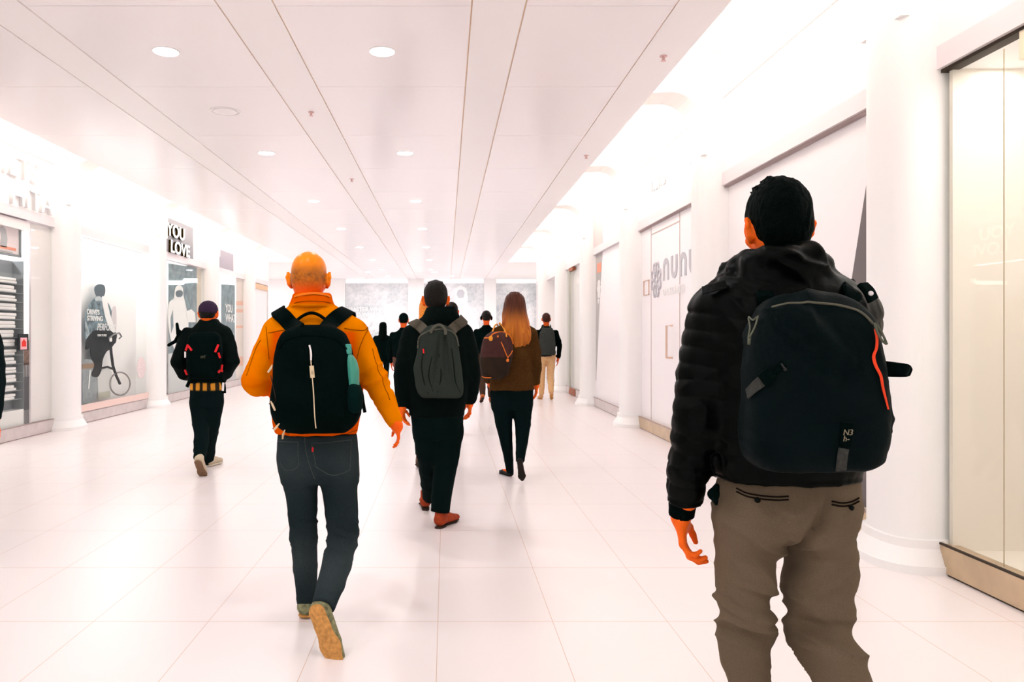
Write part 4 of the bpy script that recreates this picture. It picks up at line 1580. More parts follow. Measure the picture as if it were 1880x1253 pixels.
T1 = slices(D1, [(470, 1385, 1480, .07), (490, 1352, 1508, .085), (508, 1325, 1535, .10), (524, 1302, 1562, .115), (545, 1290, 1585, .13),
                 (575, 1288, 1600, .14), (620, 1289, 1603, .15), (700, 1296, 1598, .15), (800, 1303, 1582, .145), (840, 1308, 1575, .14), (878, 1318, 1570, .13)])
armL1 = [p1(1312, 575, 2.12), p1(1290, 680, 2.12), p1(1280, 765, 2.10), p1(1264, 860, 2.13), p1(1257, 918, 2.16)]
armR1 = [p1(1568, 575, 2.12), p1(1570, 660, 2.14), p1(1566, 740, 2.16), p1(1545, 745, 2.30), p1(1500, 720, 2.42)]
P1 = dict(
    label='person in a black quilted puffer jacket and grey trousers, wearing a dark teal backpack',
    base=(p1(1440, 615)[0], 2.12, 0), res=.0055, fres=.0036, H=p1(1427, 420, 2.12), hs=.96, headrot=(math.radians(1), math.radians(-4), math.radians(-2)),
    neck=p1(1430, 500, 2.13), neck_r=.06, torso=T1, jmat=M_blackpuff, tmat=M_grey_tr,
    arms=[dict(pts=armL1, rad=[.070, .068, .063, .055, .050], cuff=([p1(1256, 908, 2.16), p1(1253, 925, 2.17), p1(1251, 947, 2.18)], [.040, .037, .036]),
               hand=dict(W=p1(1250, 950, 2.18), fwd=(.10, .10, -1), palm=(.93, -.30, .0), thumb=(.32, .95, 0), curl=.95, s=.95, tcurl=.1)),
          dict(pts=armR1, rad=[.068, .064, .060, .052, .045], cuff=([p1(1500, 720, 2.42), p1(1485, 712, 2.45)], [.036, .034]),
               hand=dict(W=p1(1482, 710, 2.46), fwd=(-.7, .2, .5), palm=(-.4, -.7, -.3), thumb=(-.2, .5, .8), curl=1.3))],
    pelvis=slices(2.12, [(866, 1328, 1566, .115), (885, 1322, 1570, .125), (920, 1315, 1571, .14), (955, 1314, 1569, .142), (978, 1322, 1562, .12), (986, 1345, 1545, .07)]),
    legs=[dict(pts=[p1(1376, 965, 2.12), p1(1371, 1050, 2.12), p1(1366, 1112, 2.12), p1(1367, 1170, 2.13), p1(1369, 1212, 2.14), p1(1378, 1260, 2.16), p1(1386, 1435, 2.24)],
               rad=[.090, .080, .070, .067, .063, .056, .046], foot=dict(heel=(p1(1386, 1435, 2.24)[0], 2.17, 0), fdir=(-.1, 1, 0), up=(0, 0, 1), s=1.08, style='boot', m=M_black, sole=M_darksole)),
          dict(pts=[p1(1503, 965, 2.12), p1(1504, 1050, 2.13), p1(1501, 1100, 2.13), p1(1506, 1148, 2.12), p1(1521, 1190, 2.07), p1(1548, 1255, 2.0), p1(1640, 1478, 1.86)],
               rad=[.090, .097, .088, .079, .072, .065, .048], foot=dict(heel=(p1(1640, 1478, 1.86)[0] + .0, 1.80, .205), fdir=(.05, .66, -.75), up=(0, .72, .66), s=1.04, style='boot', m=M_black, sole=M_darksole))],
    armk=.03, legk=.018, cuff=M_cuff)


def hood1(J):
    J.ell(p1(1432, 500, 2.06), (.116, .09, .046), k=.04)
    J.chain([p1(1350, 506, 2.14), p1(1374, 482, 2.05), p1(1408, 472, 2.0), p1(1450, 466, 1.99), p1(1485, 470, 2.02), p1(1498, 490, 2.10)],
            [.030, .031, .029, .030, .030, .028], k=.02)
    J.chain([p1(1346, 500, 2.14), p1(1372, 488, 2.27), p1(1430, 500, 2.32), p1(1480, 490, 2.27), p1(1500, 484, 2.10)], [.03] * 5, k=.02)
    # a loose lump of the hem at the left hip
    J.chain([p1(1314, 845, 2.05), p1(1320, 868, 2.08)], [.013, .010], k=.012)
    J.ell(p1(1430, 455, 2.14), (.062, .068, .06), k=.01, op='s')


P1['jacket_extra'] = [hood1]
z_h1 = zoff(520, D1)


def jdisp1(V, N):
    sL, dL = along(V, armL1); sR, dR = along(V, armR1)
    cx = p1(1440, 700)[0]
    ml = sstep(.055, .02, dL - .066) * sstep(p1(1335, 0)[0], p1(1318, 0)[0], V[:, 0])
    mr = sstep(.055, .02, dR - .066) * sstep(p1(1548, 0)[0], p1(1560, 0)[0], V[:, 0])
    q = quilt(sL + .035, .047, .0062) * ml + quilt(sR + .03, .047, .006) * mr
    body = (1 - np.maximum(ml, mr)) * sstep(z_h1 + .02, z_h1 - .05, V[:, 2])
    q = q + quilt(V[:, 2] + 3, .060, .0045) * body
    up = sstep(z_h1 - .03, z_h1 + .04, V[:, 2])
    q = q + up * .011 * folds(V + .35 * V[:, [2, 1, 0]], (11, 16, 30), 4) + .0035 * folds(V, (22, 22, 16), 9) * (1 - up)
    return q


P1['jdisp'] = jdisp1
kneeL, kneeR = p1(1367, 1140, 2.12), p1(1506, 1165, 2.1)


def tdisp1(V, N):
    d = .0045 * folds(V, (7, 7, 8), 2)
    for k_, zz in ((kneeL, .02), (kneeR, .0)):
        r = np.exp(-(((V[:, 2] - k_[2] - zz) / .085) ** 2)) * np.exp(-(((V[:, 0] - k_[0]) / .12) ** 2))
        P_ = V.copy(); P_[:, 2] += .35 * (V[:, 0] - k_[0])
        d += r * .026 * folds(P_, (5, 5, 22), 31)
    # pull folds from the crotch
    c = p1(1440, 1010, 2.05)
    r = np.exp(-(((V[:, 2] - c[2]) / .10) ** 2)) * np.exp(-(((V[:, 0] - c[0]) / .16) ** 2))
    P_ = V.copy(); P_[:, 2] += -.7 * np.abs(V[:, 0] - c[0])
    d += r * .020 * folds(P_, (4, 4, 20), 12)
    # hollow between the seats of the trousers
    g = np.exp(-(((V[:, 0] - p1(1441, 0)[0] - (V[:, 2] - c[2]) * .36) / .011) ** 2)) * sstep(c[2] - .06, c[2] + .02, V[:, 2]) * sstep(c[2] + .20, c[2] + .06, V[:, 2])
    d -= g * .026 * (N[:, 1] < 0)
    return d


P1['tdisp'] = tdisp1
def seat1(Pp):
    Pp.ell(p1(1380, 955, 2.06), (.080, .085, .088), k=.03)
    Pp.ell(p1(1505, 955, 2.06), (.080, .088, .090), k=.03)


P1['trouser_extra'] = [seat1]
R1 = person(P1)
hair1 = hair_short(R1, M_hairblack, low=.03, thick=.008, top=.022, res=.0038, tufts=170, nape=-.125, seed=5, tuft_len=.016, amp=.0022)
b1 = R1['base']
# welt pockets, buttons, pocket lining
for nm, pix in (('pocket_welt', [(1352, 897), (1372, 906), (1400, 911), (1425, 913), (1448, 912)]), ('pocket_welt', [(1527, 921), (1545, 924), (1562, 922), (1577, 915)])):
    for dy in (0, 6):
        cord(nm, [R1['P'].hit(x, y + dy, 1.8, 2.3, .001) for x, y in pix], .0022, mat('dark_trouser_thread', (0.012, 0.008, 0.006), rough=.9, spec=0), R1['trousers'], b1, sdf=R1['P'])  # thin dark cords along the welt edges
for x, y in ((1391, 919), (1563, 933)):
    c = R1['P'].hit(x, y, 1.8, 2.3, .002)
    bm = nb(); bmesh.ops.create_cone(bm, cap_ends=True, segments=20, radius1=.0078, radius2=.0070, depth=.005, matrix=Matrix.Translation(Vector(c - b1)) @ Matrix.Rotation(PI / 2, 4, 'X'))
    obj('button', bm, mat('dark_button', (0.006, 0.007, 0.006), rough=.5, spec=.05), R1['trousers'], True)
k_ = SDF(); k_.chain([p1(1316, 893, 2.04), p1(1310, 908, 2.03), p1(1315, 926, 2.05)], [.008, .015, .005]); build(k_, 'pocket_flap', M_black, .004, R1['jacket'], b1)
ribbon('epaulette', [R1['J'].hit(1334, 522, 1.8, 2.3, .008), R1['J'].hit(1312, 528, 1.8, 2.3, .012), R1['J'].hit(1296, 534, 1.8, 2.3, .012) + np.array((-.010, 0, .000))], .030, .0035, M_blackpuff, R1['jacket'], b1, sdf=R1['J'])

# its backpack
K = SDF()
K.loft(slices(1.80, [(535, 1468, 1556, .022), (543, 1430, 1588, .045), (560, 1408, 1606, .062), (590, 1398, 1617, .078), (640, 1393, 1629, .088), (700, 1390, 1638, .094),
                     (770, 1386, 1645, .100), (825, 1384, 1642, .102), (852, 1390, 1636, .096), (868, 1410, 1616, .078)], cy=.06), n=3.2, k=.02, rnd=.012)
K.chain([p1(1615, 700, 1.90), p1(1620, 770, 1.90), p1(1612, 840, 1.89)], [.018, .024, .018], k=.02)
base_k = np.array((p1(1505, 700, 1.86)[0], 1.86, zoff(868, 1.86)))


kA1, kB1 = pt(1455, 562, 1.78), pt(1560, 660, 1.76)


def kdisp1(V, N):
    t = sstep(zoff(760, 1.86), zoff(560, 1.86), V[:, 2])
    P_ = V.copy(); P_[:, 2] += .5 * (V[:, 0] - base_k[0])
    a = kA1; b = kB1; ab = b - a; tt = np.clip(((V - a) @ ab) / (ab @ ab), 0, 1)
    rd = np.linalg.norm(V - a - tt[:, None] * ab, axis=1)
    ridge = .013 * np.exp(-(rd / .022) ** 2) - .008 * np.exp(-((rd - .045) / .02) ** 2)
    return ridge + (.002 + .008 * t) * folds(P_, (6, 6, 11), 17) + .0018 * folds(V, (14, 14, 20), 3)


kb = build(K, 'backpack', M_packteal, .0065, None, base_k, disp=kdisp1)
kb.location = base_k
tag(kb, 'large dark teal backpack with a wavy orange red zip, on the puffer jacket', 'backpack')
def kh(x, y, off=.003): return K.hit(x, y, 1.55, 2.2, off)


cord('zip', [kh(x, y, .003) for x, y in ((1400, 585), (1408, 572), (1420, 562), (1450, 556), (1490, 555), (1540, 560), (1580, 572), (1606, 595))], .0030, M_oliveg, kb, base_k, sdf=K)
ribbon('front_zip', [kh(x, y, .003) for x, y in ((1606, 604), (1610, 622), (1609, 640), (1604, 655), (1608, 672), (1617, 690), (1621, 712), (1626, 732), (1631, 752))],
       [.005, .0075, .0075, .009, .008, .0075, .006, .004], .004, M_red, kb, base_k, sdf=K)
cord('zip_pull', [kh(1606, 594, .006), kh(1616, 606, .010), kh(1624, 622, .012), kh(1628, 632, .010)], .0028, mat('grey_green_cord', (0.10, 0.11, 0.075)), kb, base_k)
cord('zip_pull', [kh(1606, 596, .006), kh(1611, 610, .010), kh(1619, 625, .010), kh(1627, 632, .010)], .0028, mat('grey_green_cord', (0.1, 0.11, .07)), kb, base_k)
cord('zip_pull', [kh(x, y, .008) for x, y in ((1392, 580), (1386, 600), (1375, 620), (1377, 600), (1374, 582), (1382, 588), (1390, 582))], .0022, mat('grey_green_cord', (0.1, 0.11, .07)), kb, base_k)
cord('zip_pull', [kh(1376, 618, .006), kh(1375, 632, .006)], .004, mat('grey_green_cord', (0.1, 0.11, .07)), kb, base_k)
M_web = mat('dark_grey_webbing', (0.035, 0.036, 0.032), rough=.8, noise=.3, nscale=150)
ribbon('compression_strap', [kh(1372, 724), kh(1385, 711), kh(1400, 699), kh(1412, 690)], .028, .005, M_web, kb, base_k, sdf=K)
ribbon('compression_strap', [kh(1412, 690), kh(1424, 680), kh(1440, 668)], .018, .004, M_packblack, kb, base_k, sdf=K)
ribbon('buckle', [kh(1399, 699, .007), kh(1410, 690, .010), kh(1418, 684, .007)], .034, .009, M_packblack, kb, base_k, sdf=K)
ribbon('strap_end', [kh(1434, 668), kh(1443, 681)], .007, .006, M_web, kb, base_k, sdf=K)
ribbon('logo_strap', [kh(1556, 776, .004), kh(1554, 800, .004), kh(1552, 820, .004)], .030, .004, M_packblack, kb, base_k, sdf=K)
ribbon('logo_strap', [kh(1549, 824, .005), kh(1546, 845, .006), kh(1544, 864, .004)], .025, .005, M_web, kb, base_k, sdf=K)
c = kh(1547, 809, .008) - base_k
bm = text_bm('N3\nh-', .019, tuple(c), (1, 0, 0), (0, 0, 1), (0, -1, 0), .0015, line=.75, font_stretch=.95, shear=.2)
bmesh.ops.translate(bm, verts=bm.verts, vec=(0, 0, .012))
obj('stitched_mark', bm, mat('beige_thread', (0.25, 0.21, 0.14)), kb)
ribbon('side_strap', [p1(1618, 672, 1.84), p1(1640, 675, 1.82), p1(1662, 678, 1.815), p1(1668, 681, 1.83), p1(1662, 683, 1.845), p1(1640, 683, 1.86), p1(1620, 682, 1.87)], .026, .005, M_packblack, kb, base_k, nrm=(0, -1, 0))
J1 = R1['J']
def jh1(x, y, off=.012): return J1.hit(x, y, 1.7, 2.5, off)


for pix, hid in ((((1408, 556), (1405, 542)), [p1(1400, 520, 2.10), p1(1394, 528, 2.24), p1(1386, 600, 2.30)]),
                 (((1572, 556), (1562, 535)), [p1(1554, 516, 2.12), p1(1556, 530, 2.24), p1(1562, 600, 2.30)])):
    ribbon('shoulder_strap', [jh1(x, y) for x, y in pix] + hid, .045, .012, M_packblack, kb, base_k, sdf=J1)
ribbon('strap_buckle', [jh1(1583, 522, .02), jh1(1595, 535, .022), jh1(1603, 552, .02)], .045, .012, M_black, kb, base_k, sdf=J1)
c = jh1(1599, 539, .032) - base_k
bm = nb(); bmesh.ops.create_cone(bm, cap_ends=True, segments=20, radius1=.0065, radius2=.006, depth=.004, matrix=Matrix.Translation(Vector(c)) @ Matrix.Rotation(PI / 2, 4, 'X'))
obj('snap', bm, mat('white_enamel', (0.9, 0.85, 0.85)), kb, True)
# ================================================================== 2: bald man, mustard jacket
D2 = 3.7
def p2(px, py, D=D2): return pt(px, py, D)


T2 = slices(D2, [(556, 541, 604, .062), (566, 528, 622, .078), (578, 508, 645, .092), (592, 494, 662, .105), (620, 490, 670, .12), (680, 493, 668, .125),
                 (740, 498, 664, .12), (775, 503, 659, .115), (795, 507, 655, .11)])
armL2 = [p2(506, 610, 3.7), p2(490, 648, 3.68), p2(471, 702, 3.64), p2(492, 704, 3.80), p2(530, 700, 3.95)]
armR2 = [p2(653, 612, 3.7), p2(669, 648, 3.69), p2(690, 700, 3.66), p2(711, 745, 3.63), p2(728, 781, 3.60)]
jawc = at(568, 515, D2)
COLJ = np.array(((0.74, 0.200, 0.0), (0.70, 0.085, 0.0)))


def jcol2(V):
    """mustard yoke and sleeves, redder orange on the back below the yoke and at the collar"""
    a = sstep(zoff(606, D2), zoff(612, D2), V[:, 2]) * sstep(zoff(662, D2), zoff(640, D2), V[:, 2])
    a = sstep(zoff(606, D2) + .003, zoff(612, D2), V[:, 2])
    s_, d = along(V, armL2); s2, d2 = along(V, armR2)
    b = sstep(.0, .02, np.minimum(d, d2) - .062)
    m = np.maximum(a * b, sstep(zoff(562, D2), zoff(557, D2), V[:, 2]) * .9)[:, None]
    return COLJ[0] * (1 - m) + COLJ[1] * m


def jdisp2(V, N):
    r = .0042 * folds(V, (9, 9, 6), 3, True)
    for c, w_ in ((p2(471, 700, 3.66), .07), (p2(692, 700, 3.66), .09)):
        e = np.exp(-(((V - c) ** 2).sum(1)) / w_ ** 2)
        P_ = V.copy(); P_[:, 2] -= .5 * V[:, 0]
        r += e * .014 * folds(P_, (6, 6, 20), 8)
    e = sstep(zoff(740, D2), zoff(800, D2), V[:, 2])
    r += e * .004 * folds(V, (16, 16, 8), 21)
    return r


hd2 = p2(568, 513.5, 3.72)
def skin2(V):
    """shaved head: a darker stubble band around the back of the skull"""
    q = (V - hd2) / 1.08
    n = (folds(V - hd2, (130, 130, 150), 3, False) * .6 + folds(V - hd2, (40, 40, 60), 9, False) * .4) * .25
    band = sstep(.085, .015, q[:, 2] + n * .03) * sstep(-.060, .0, q[:, 2] + n * .02) * sstep(.05, .0, q[:, 1]) * sstep(.086, .078, np.abs(q[:, 0]))
    base_ = np.array((0.92, 0.25, 0.006)) * np.ones((len(V), 1))
    low = np.array((0.95, 0.12, 0.002))
    t = sstep(.01, -.05, q[:, 2])[:, None]
    c = base_ * (1 - t) + low * t
    st = np.array((0.13, 0.045, 0.018))
    m = (band * (.62 + 1.3 * n)).clip(0, .9)[:, None]
    return c * (1 - m) + st * m


M_skin2 = mat('shaved_skin', (0.8, 0.2, 0.03), rough=.33, spec=.13, attr=True, noise=.05, nscale=40)


def tcol2(V):
    n = folds(V, (5, 5, 3), 5, False)
    f = .5 + .5 * np.clip(n, -1, 1)
    a = np.array((0.0085, 0.0165, 0.0185)); b = np.array((0.040, 0.053, 0.057))
    z = V[:, 2]
    fade = np.exp(-((z - .32) / .12) ** 2) * .6 + np.exp(-((z - .80) / .10) ** 2) * .35
    m = (f * .35 + fade).clip(0, 1)[:, None]
    return a * (1 - m) + b * m


def tdisp2(V, N):
    r = .0022 * folds(V, (8, 8, 10), 2)
    for x, y, D in ((556, 970, 3.72), (630, 982, 3.68)):
        c = p2(x, y, D)
        e = np.exp(-((V[:, 2] - c[2]) / .075) ** 2) * np.exp(-((V[:, 0] - c[0]) / .1) ** 2)
        P_ = V.copy(); P_[:, 2] += .3 * (V[:, 0] - c[0])
        r += e * .012 * folds(P_, (4, 4, 26), 14)
    for x, y, D in ((563, 1095, 3.76), (602, 1085, 3.42)):
        c = p2(x, y, D)
        e = np.exp(-((V[:, 2] - c[2]) / .06) ** 2) * np.exp(-((V[:, 0] - c[0]) / .08) ** 2)
        r += e * .006 * folds(V, (5, 5, 28), 24)
    return r


P2 = dict(
    label='bald person in a mustard yellow jacket and dark slate jeans, carrying a black backpack',
    base=(p2(590, 615)[0], 3.6, 0), res=.0075, fres=.0045, H=hd2, hs=1.08, headrot=(0, math.radians(-3), 0), neck=p2(571, 575, 3.72), neck_r=.056, skin=M_skin2, skincol=skin2,
    torso=T2, jmat=M_yellow, jcol=jcol2, jdisp=jdisp2, tmat=M_jeans, tcol=tcol2, tdisp=tdisp2, tname='jeans',
    arms=[dict(pts=armL2, rad=[.058, .065, .066, .055, .042], hand=dict(W=p2(540, 700, 4.0), fwd=(.6, .6, .2), palm=(.2, -.4, -.8), thumb=(-.3, .2, .8), curl=1.3)),
          dict(pts=armR2, rad=[.058, .061, .058, .047, .034], hand=dict(W=p2(729, 784, 3.60), fwd=(.10, .40, -.9), palm=(-.9, -.1, -.1), thumb=(.0, .9, .4), curl=.55, s=.68, spread=.0))],
    pelvis=slices(D2, [(796, 511, 655, .105), (815, 510, 657, .115), (840, 511, 657, .125), (865, 514, 657, .12), (884, 520, 655, .09)]),
    legs=[dict(pts=[p2(547, 845), p2(551, 880), p2(555, 920), p2(556, 962), p2(557, 985, 3.71), p2(560, 1040, 3.75), p2(563, 1085, 3.78), p2(564, 1116, 3.80)],
               rad=[.094, .086, .072, .067, .064, .059, .050, .045],
               foot=dict(heel=(p2(562, 0, 3.76)[0], 3.74, 0), fdir=(-.06, 1, 0), up=(0, 0, 1), s=1.0, style='sneaker', m=M_olive, sole=M_tan)),
          dict(pts=[p2(619, 845), p2(623, 890), p2(627, 940, 3.69), p2(630, 975, 3.68), p2(628, 995, 3.66), p2(619, 1035, 3.58), p2(607, 1075, 3.47), p2(593, 1116, 3.365)],
               rad=[.097, .087, .078, .074, .072, .068, .060, .052],
               foot=dict(heel=p2(574, 1112, 3.31), fdir=(.095, -.03, -.218), up=(.12, 1, .18), s=1.0, style='sneaker', m=M_olive, sole=M_tan))],
    armk=.03)


def collar2(J):
    J.loft(slices(3.69, [(540, 540, 607, .084), (550, 537, 609, .088), (564, 531, 613, .092)]), n=2.1, k=.004)
    J.loft(slices(3.69, [(530, 546, 601, .072), (551, 546, 601, .072)]), n=2.1, k=.003, op='s')


P2['jacket_extra'] = [collar2]
R2 = person(P2)
b2 = R2['base']
J2 = R2['J']
def jh2(x, y, off=.001): return J2.hit(x, y, 3.2, 4.2, off)


for pix in ([(492, 612), (510, 608), (530, 606), (550, 605)], [(632, 603), (650, 606), (668, 607), (675, 602)],
            [(676, 600), (668, 620), (660, 640), (655, 660)], [(488, 600), (490, 620), (492, 640), (494, 660)],
            [(684, 640), (690, 665), (703, 700), (716, 735)], [(478, 625), (466, 650), (452, 690)],
            [(541, 547), (560, 542), (590, 542), (606, 547)], [(540, 557), (570, 553), (607, 557)],
            [(500, 787), (530, 797)], [(640, 796), (656, 790)]):
    cord('seam', [jh2(*q) for q in pix], .0018, M_seam, R2['jacket'], b2, sdf=J2, off=.0005)
ribbon('collar_band', [jh2(x, y, .002) for x, y in ((541, 545), (555, 541), (572, 539), (590, 540), (606, 545))], .012, .005, mat('orange_lining', (0.85, 0.20, 0.02), rough=.9, spec=0), R2['jacket'], b2, sdf=J2)
M_stitch = mat('faded_stitch', (0.060, 0.070, 0.070))
Pj = R2['P']
def ph2(x, y, off=.001): return Pj.hit(x, y, 3.2, 4.2, off)


for pix in ([(511, 811), (530, 812), (547, 812)], [(547, 812), (547, 835), (549, 855)], [(549, 855), (537, 864), (522, 862), (514, 850)],
            [(572, 814), (600, 813), (645, 808)], [(645, 808), (644, 840), (642, 864)], [(642, 864), (610, 873), (580, 858)], [(572, 814), (577, 840), (580, 858)],
            [(560, 800), (562, 830), (578, 880)]):
    cord('stitch_line', [ph2(*q) for q in pix], .0014, M_stitch, R2['trousers'], b2, sdf=Pj, off=.0005)
ribbon('red_tab', [ph2(574, 822, .003), ph2(574, 830, .003)], .009, .002, M_redtab, R2['trousers'], b2, sdf=Pj)

# backpack of 2
DK2 = 3.475
K2 = SDF()
K2.loft(slices(DK2 - .04, [(597, 548, 598, .018), (602, 528, 616, .045), (611, 514, 630, .062), (628, 506, 639, .075), (655, 501, 647, .083), (700, 498, 653, .086),
                     (738, 492, 662, .09), (762, 494, 661, .088), (785, 504, 649, .072), (797, 522, 632, .045)], cy=.04), n=2.9, k=.01, rnd=.012)
bk2 = np.array((p2(575, 0, DK2)[0], DK2, zoff(797, DK2)))
kb2 = build(K2, 'backpack', M_packblack, .0075, None, bk2, disp=lambda V, N: .003 * folds(V, (6, 6, 9), 7))
kb2.location = bk2
tag(kb2, 'black backpack with one vertical gold zip, on the mustard yellow jacket', 'backpack')
def kh2(x, y, off=.003): return K2.hit(x, y, 3.2, 3.7, off)


cord('zip', [kh2(x, y) for x, y in ((569, 638), (572, 680), (576, 730), (580, 787))], .0026, mat('pale_gold_zip', (0.80, 0.62, 0.42), rough=.4), kb2, bk2, sdf=K2)
ribbon('zip_tag', [kh2(572, 672, .007), kh2(573, 684, .008), kh2(574, 694, .007)], .020, .003, M_metal, kb2, bk2, sdf=K2)
ribbon('zip_tag', [kh2(568, 634, .005), kh2(571, 648, .006), kh2(571, 662, .005)], .008, .003, mat('white_enamel', (0.9, 0.86, 0.85)), kb2, bk2, sdf=K2)
bm = text_bm('XD', .012, (0, 0, 0), (0, 0, 1), (-1, 0, 0), (0, -1, 0), .001)
bmesh.ops.translate(bm, verts=bm.verts, vec=Vector(kh2(575, 688, .0105) - bk2))
obj('tag_mark', bm, mat('dark_engraving', (0.12, 0.08, 0.05)), kb2)
for pix in (((497, 737), (501, 745), (505, 754)), ((513, 778), (508, 784), (503, 790)), ((523, 790), (520, 798), (519, 806)), ((500, 670), (497, 677), (492, 684))):
    ribbon('zip_pull', [kh2(*pix[0], .006), kh2(*pix[1], .008), kh2(*pix[0], .006) + (pt(*pix[2], DK2) - pt(*pix[0], DK2))], [.005, .011, .009], .003, M_metal, kb2, bk2, nrm=(0, -1, 0))
cord('zip', [kh2(x, y) for x, y in ((497, 690), (506, 735), (494, 742))], .0022, M_darksole, kb2, bk2)
cord('panel_seam', [kh2(x, y, .001) for x, y in ((512, 640), (530, 622), (572, 616), (615, 622), (640, 645))], .003, M_black, kb2, bk2, sdf=K2)
for pix, pk in (([(512, 574), (522, 583), (534, 596), (548, 606)], 1), ([(638, 570), (625, 578), (610, 591), (597, 605)], -1)):
    q = [jh2(x, y, .010) for x, y in pix]
    q[-1] = kh2(*pix[-1], -.01)
    front = [J2.proj(q[0] + np.array((-.01 * pk, .05, .005)), .010), J2.proj(q[0] + np.array((0, .12, -.06)), .010), J2.proj(q[0] + np.array((.01 * pk, .16, -.16)), .010)]
    ribbon('shoulder_strap', front[::-1] + q, .076, .010, M_packblack, kb2, bk2, sdf=J2)
cord('grab_handle', [jh2(541, 594, .012), jh2(548, 586, .016), jh2(560, 578, .022), jh2(572, 575, .024), jh2(584, 578, .022), jh2(596, 586, .016), jh2(601, 592, .012)], .0075, M_packblack, kb2, bk2)
ribbon('strap_tail', [kh2(656, 700, .006), p2(664, 722, 3.5), p2(667, 742, 3.5), p2(670, 758, 3.5)], .016, .003, M_packblack, kb2, bk2, nrm=(.3, -1, 0))
K3 = SDF(); K3.loft(slices(3.44, [(704, 640, 661, .062), (730, 638, 667, .07), (758, 640, 664, .05)]), n=2.5, rnd=.02, k=.01)
build(K3, 'side_pocket', mat('side_pocket_mesh', (0.0012, 0.011, 0.010), rough=.9, spec=.03), .006, kb2, bk2)
# bottle
Bo = SDF()
DB = 3.435
Bo.loft(slices(DB, [(651, 638, 646, .014), (656, 637, 650, .022), (664, 637, 655, .031), (680, 638, 659, .034), (700, 640, 659, .034), (735, 641, 659, .034)]), n=2.0, rnd=.008)
bbo = np.array((p2(649, 0, DB)[0], DB, zoff(735, DB)))
M_teal = mat('teal_plastic', (0.040, 0.27, 0.20), rough=.35, spec=.4)
bo = build(Bo, 'water_bottle', M_teal, .0035, None, bbo, disp=lambda V, N: .0018 * np.abs(np.sin(6 * np.arctan2(V[:, 1] - bbo[1], V[:, 0] - bbo[0]))))
bo.location = bbo
tag(bo, 'teal green water bottle standing in the side pocket of a black backpack', 'bottle')
cp = SDF(); cp.loft(slices(DB, [(632, 633, 645, .016), (651, 634, 646, .016)]), n=2, rnd=.003)
build(cp, 'cap', mat('teal_cap', (0.07, 0.34, 0.27), rough=.4), .003, bo, bbo)

# ================================================================== 3: grey backpack, black jacket, red brown shoes
D3 = 5.6
def p3(px, py, D=D3): return pt(px, py, D)


armL3 = [p3(753, 614), p3(743, 650), p3(737, 690, 5.58), p3(737, 722, 5.56), p3(738, 749, 5.54)]
armR3 = [p3(853, 614), p3(863, 650), p3(867, 690, 5.62), p3(866, 716, 5.66), p3(862, 739, 5.70)]
P3 = dict(
    label='person with short dark hair in a black jacket and trousers, wearing red brown shoes',
    base=(p3(805, 615)[0], 5.6, 0), res=.010, fres=.005, H=p3(800, 552, 5.62), hs=1.03, neck=p3(804, 592, 5.62), neck_r=.056,
    torso=slices(D3, [(578, 786, 832, .075), (588, 768, 848, .095), (600, 752, 862, .11), (620, 744, 866, .13), (680, 747, 864, .135), (720, 750, 858, .13), (764, 752, 852, .125)]),
    jmat=M_blackwool, tmat=M_blacktr, jdisp=lambda V, N: .004 * folds(V, (8, 8, 14), 3), tdisp=lambda V, N: .004 * folds(V, (7, 7, 8), 5),
    arms=[dict(pts=armL3, rad=[.060, .060, .056, .049, .041], hand=dict(W=p3(738, 751, 5.54), fwd=(.12, .3, -1), palm=(.9, -.2, 0), thumb=(.2, .9, 0), curl=.6, s=.82)),
          dict(pts=armR3, rad=[.060, .062, .060, .054, .044], hand=dict(W=p3(862, 742, 5.70), fwd=(.05, .55, -.8), palm=(-.9, 0, -.1), thumb=(0, .9, .4), curl=.7, s=.95))],
    pelvis=slices(D3, [(758, 754, 851, .11), (785, 757, 849, .12), (805, 761, 846, .10)]),
    legs=[dict(pts=[p3(783, 795), p3(786, 835, 5.65), p3(789, 868, 5.8), p3(790, 912, 6.05)], rad=[.096, .086, .078, .066],
               foot=dict(heel=(p3(782, 0, 6.1)[0], 6.06, .01), fdir=(-.1, 1, -.02), up=(0, 0, 1), s=1.05, style='boot', m=M_redbrown, sole=M_darksole)),
          dict(pts=[p3(825, 795), p3(819, 850), p3(813, 890, 5.58), p3(808, 941, 5.55)], rad=[.098, .088, .080, .070],
               foot=dict(heel=(p3(803, 0, 5.55)[0], 5.50, 0), fdir=(.50, .85, 0), up=(0, 0, 1), s=1.08, style='boot', m=M_redbrown, sole=M_darksole))],
    )


def collar3(J):
    J.loft(slices(5.59, [(562, 784, 835, .088), (576, 779, 841, .105), (592, 772, 848, .11)]), n=2.1, k=.02)
    J.loft(slices(5.59, [(552, 789, 830, .080), (568, 789, 830, .080)]), n=2.1, k=.004, op='s')


P3['jacket_extra'] = [collar3]
R3 = person(P3)
hair_short(R3, M_hairbrown, thick=.007, top=.022, res=.006, tufts=60, seed=8, nape=-.085, tuft_len=.016, amp=.002)
b3 = R3['base']; J3 = R3['J']
M_pleat_shade = mat('pleat_shade', (0.009, 0.013, 0.011), rough=.95, spec=0)
DK3 = 5.385
K = SDF()
K.loft(slices(DK3 - .03, [(597, 792, 816, .018), (604, 779, 830, .05), (616, 771, 838, .068), (650, 766, 844, .08), (676, 759, 848, .09), (712, 762, 852, .095), (725, 768, 851, .085), (731, 776, 845, .065)], cy=.03), n=2.7, k=.01, rnd=.012)
base_k3 = np.array((p3(805, 0, DK3)[0], DK3, zoff(731, DK3)))


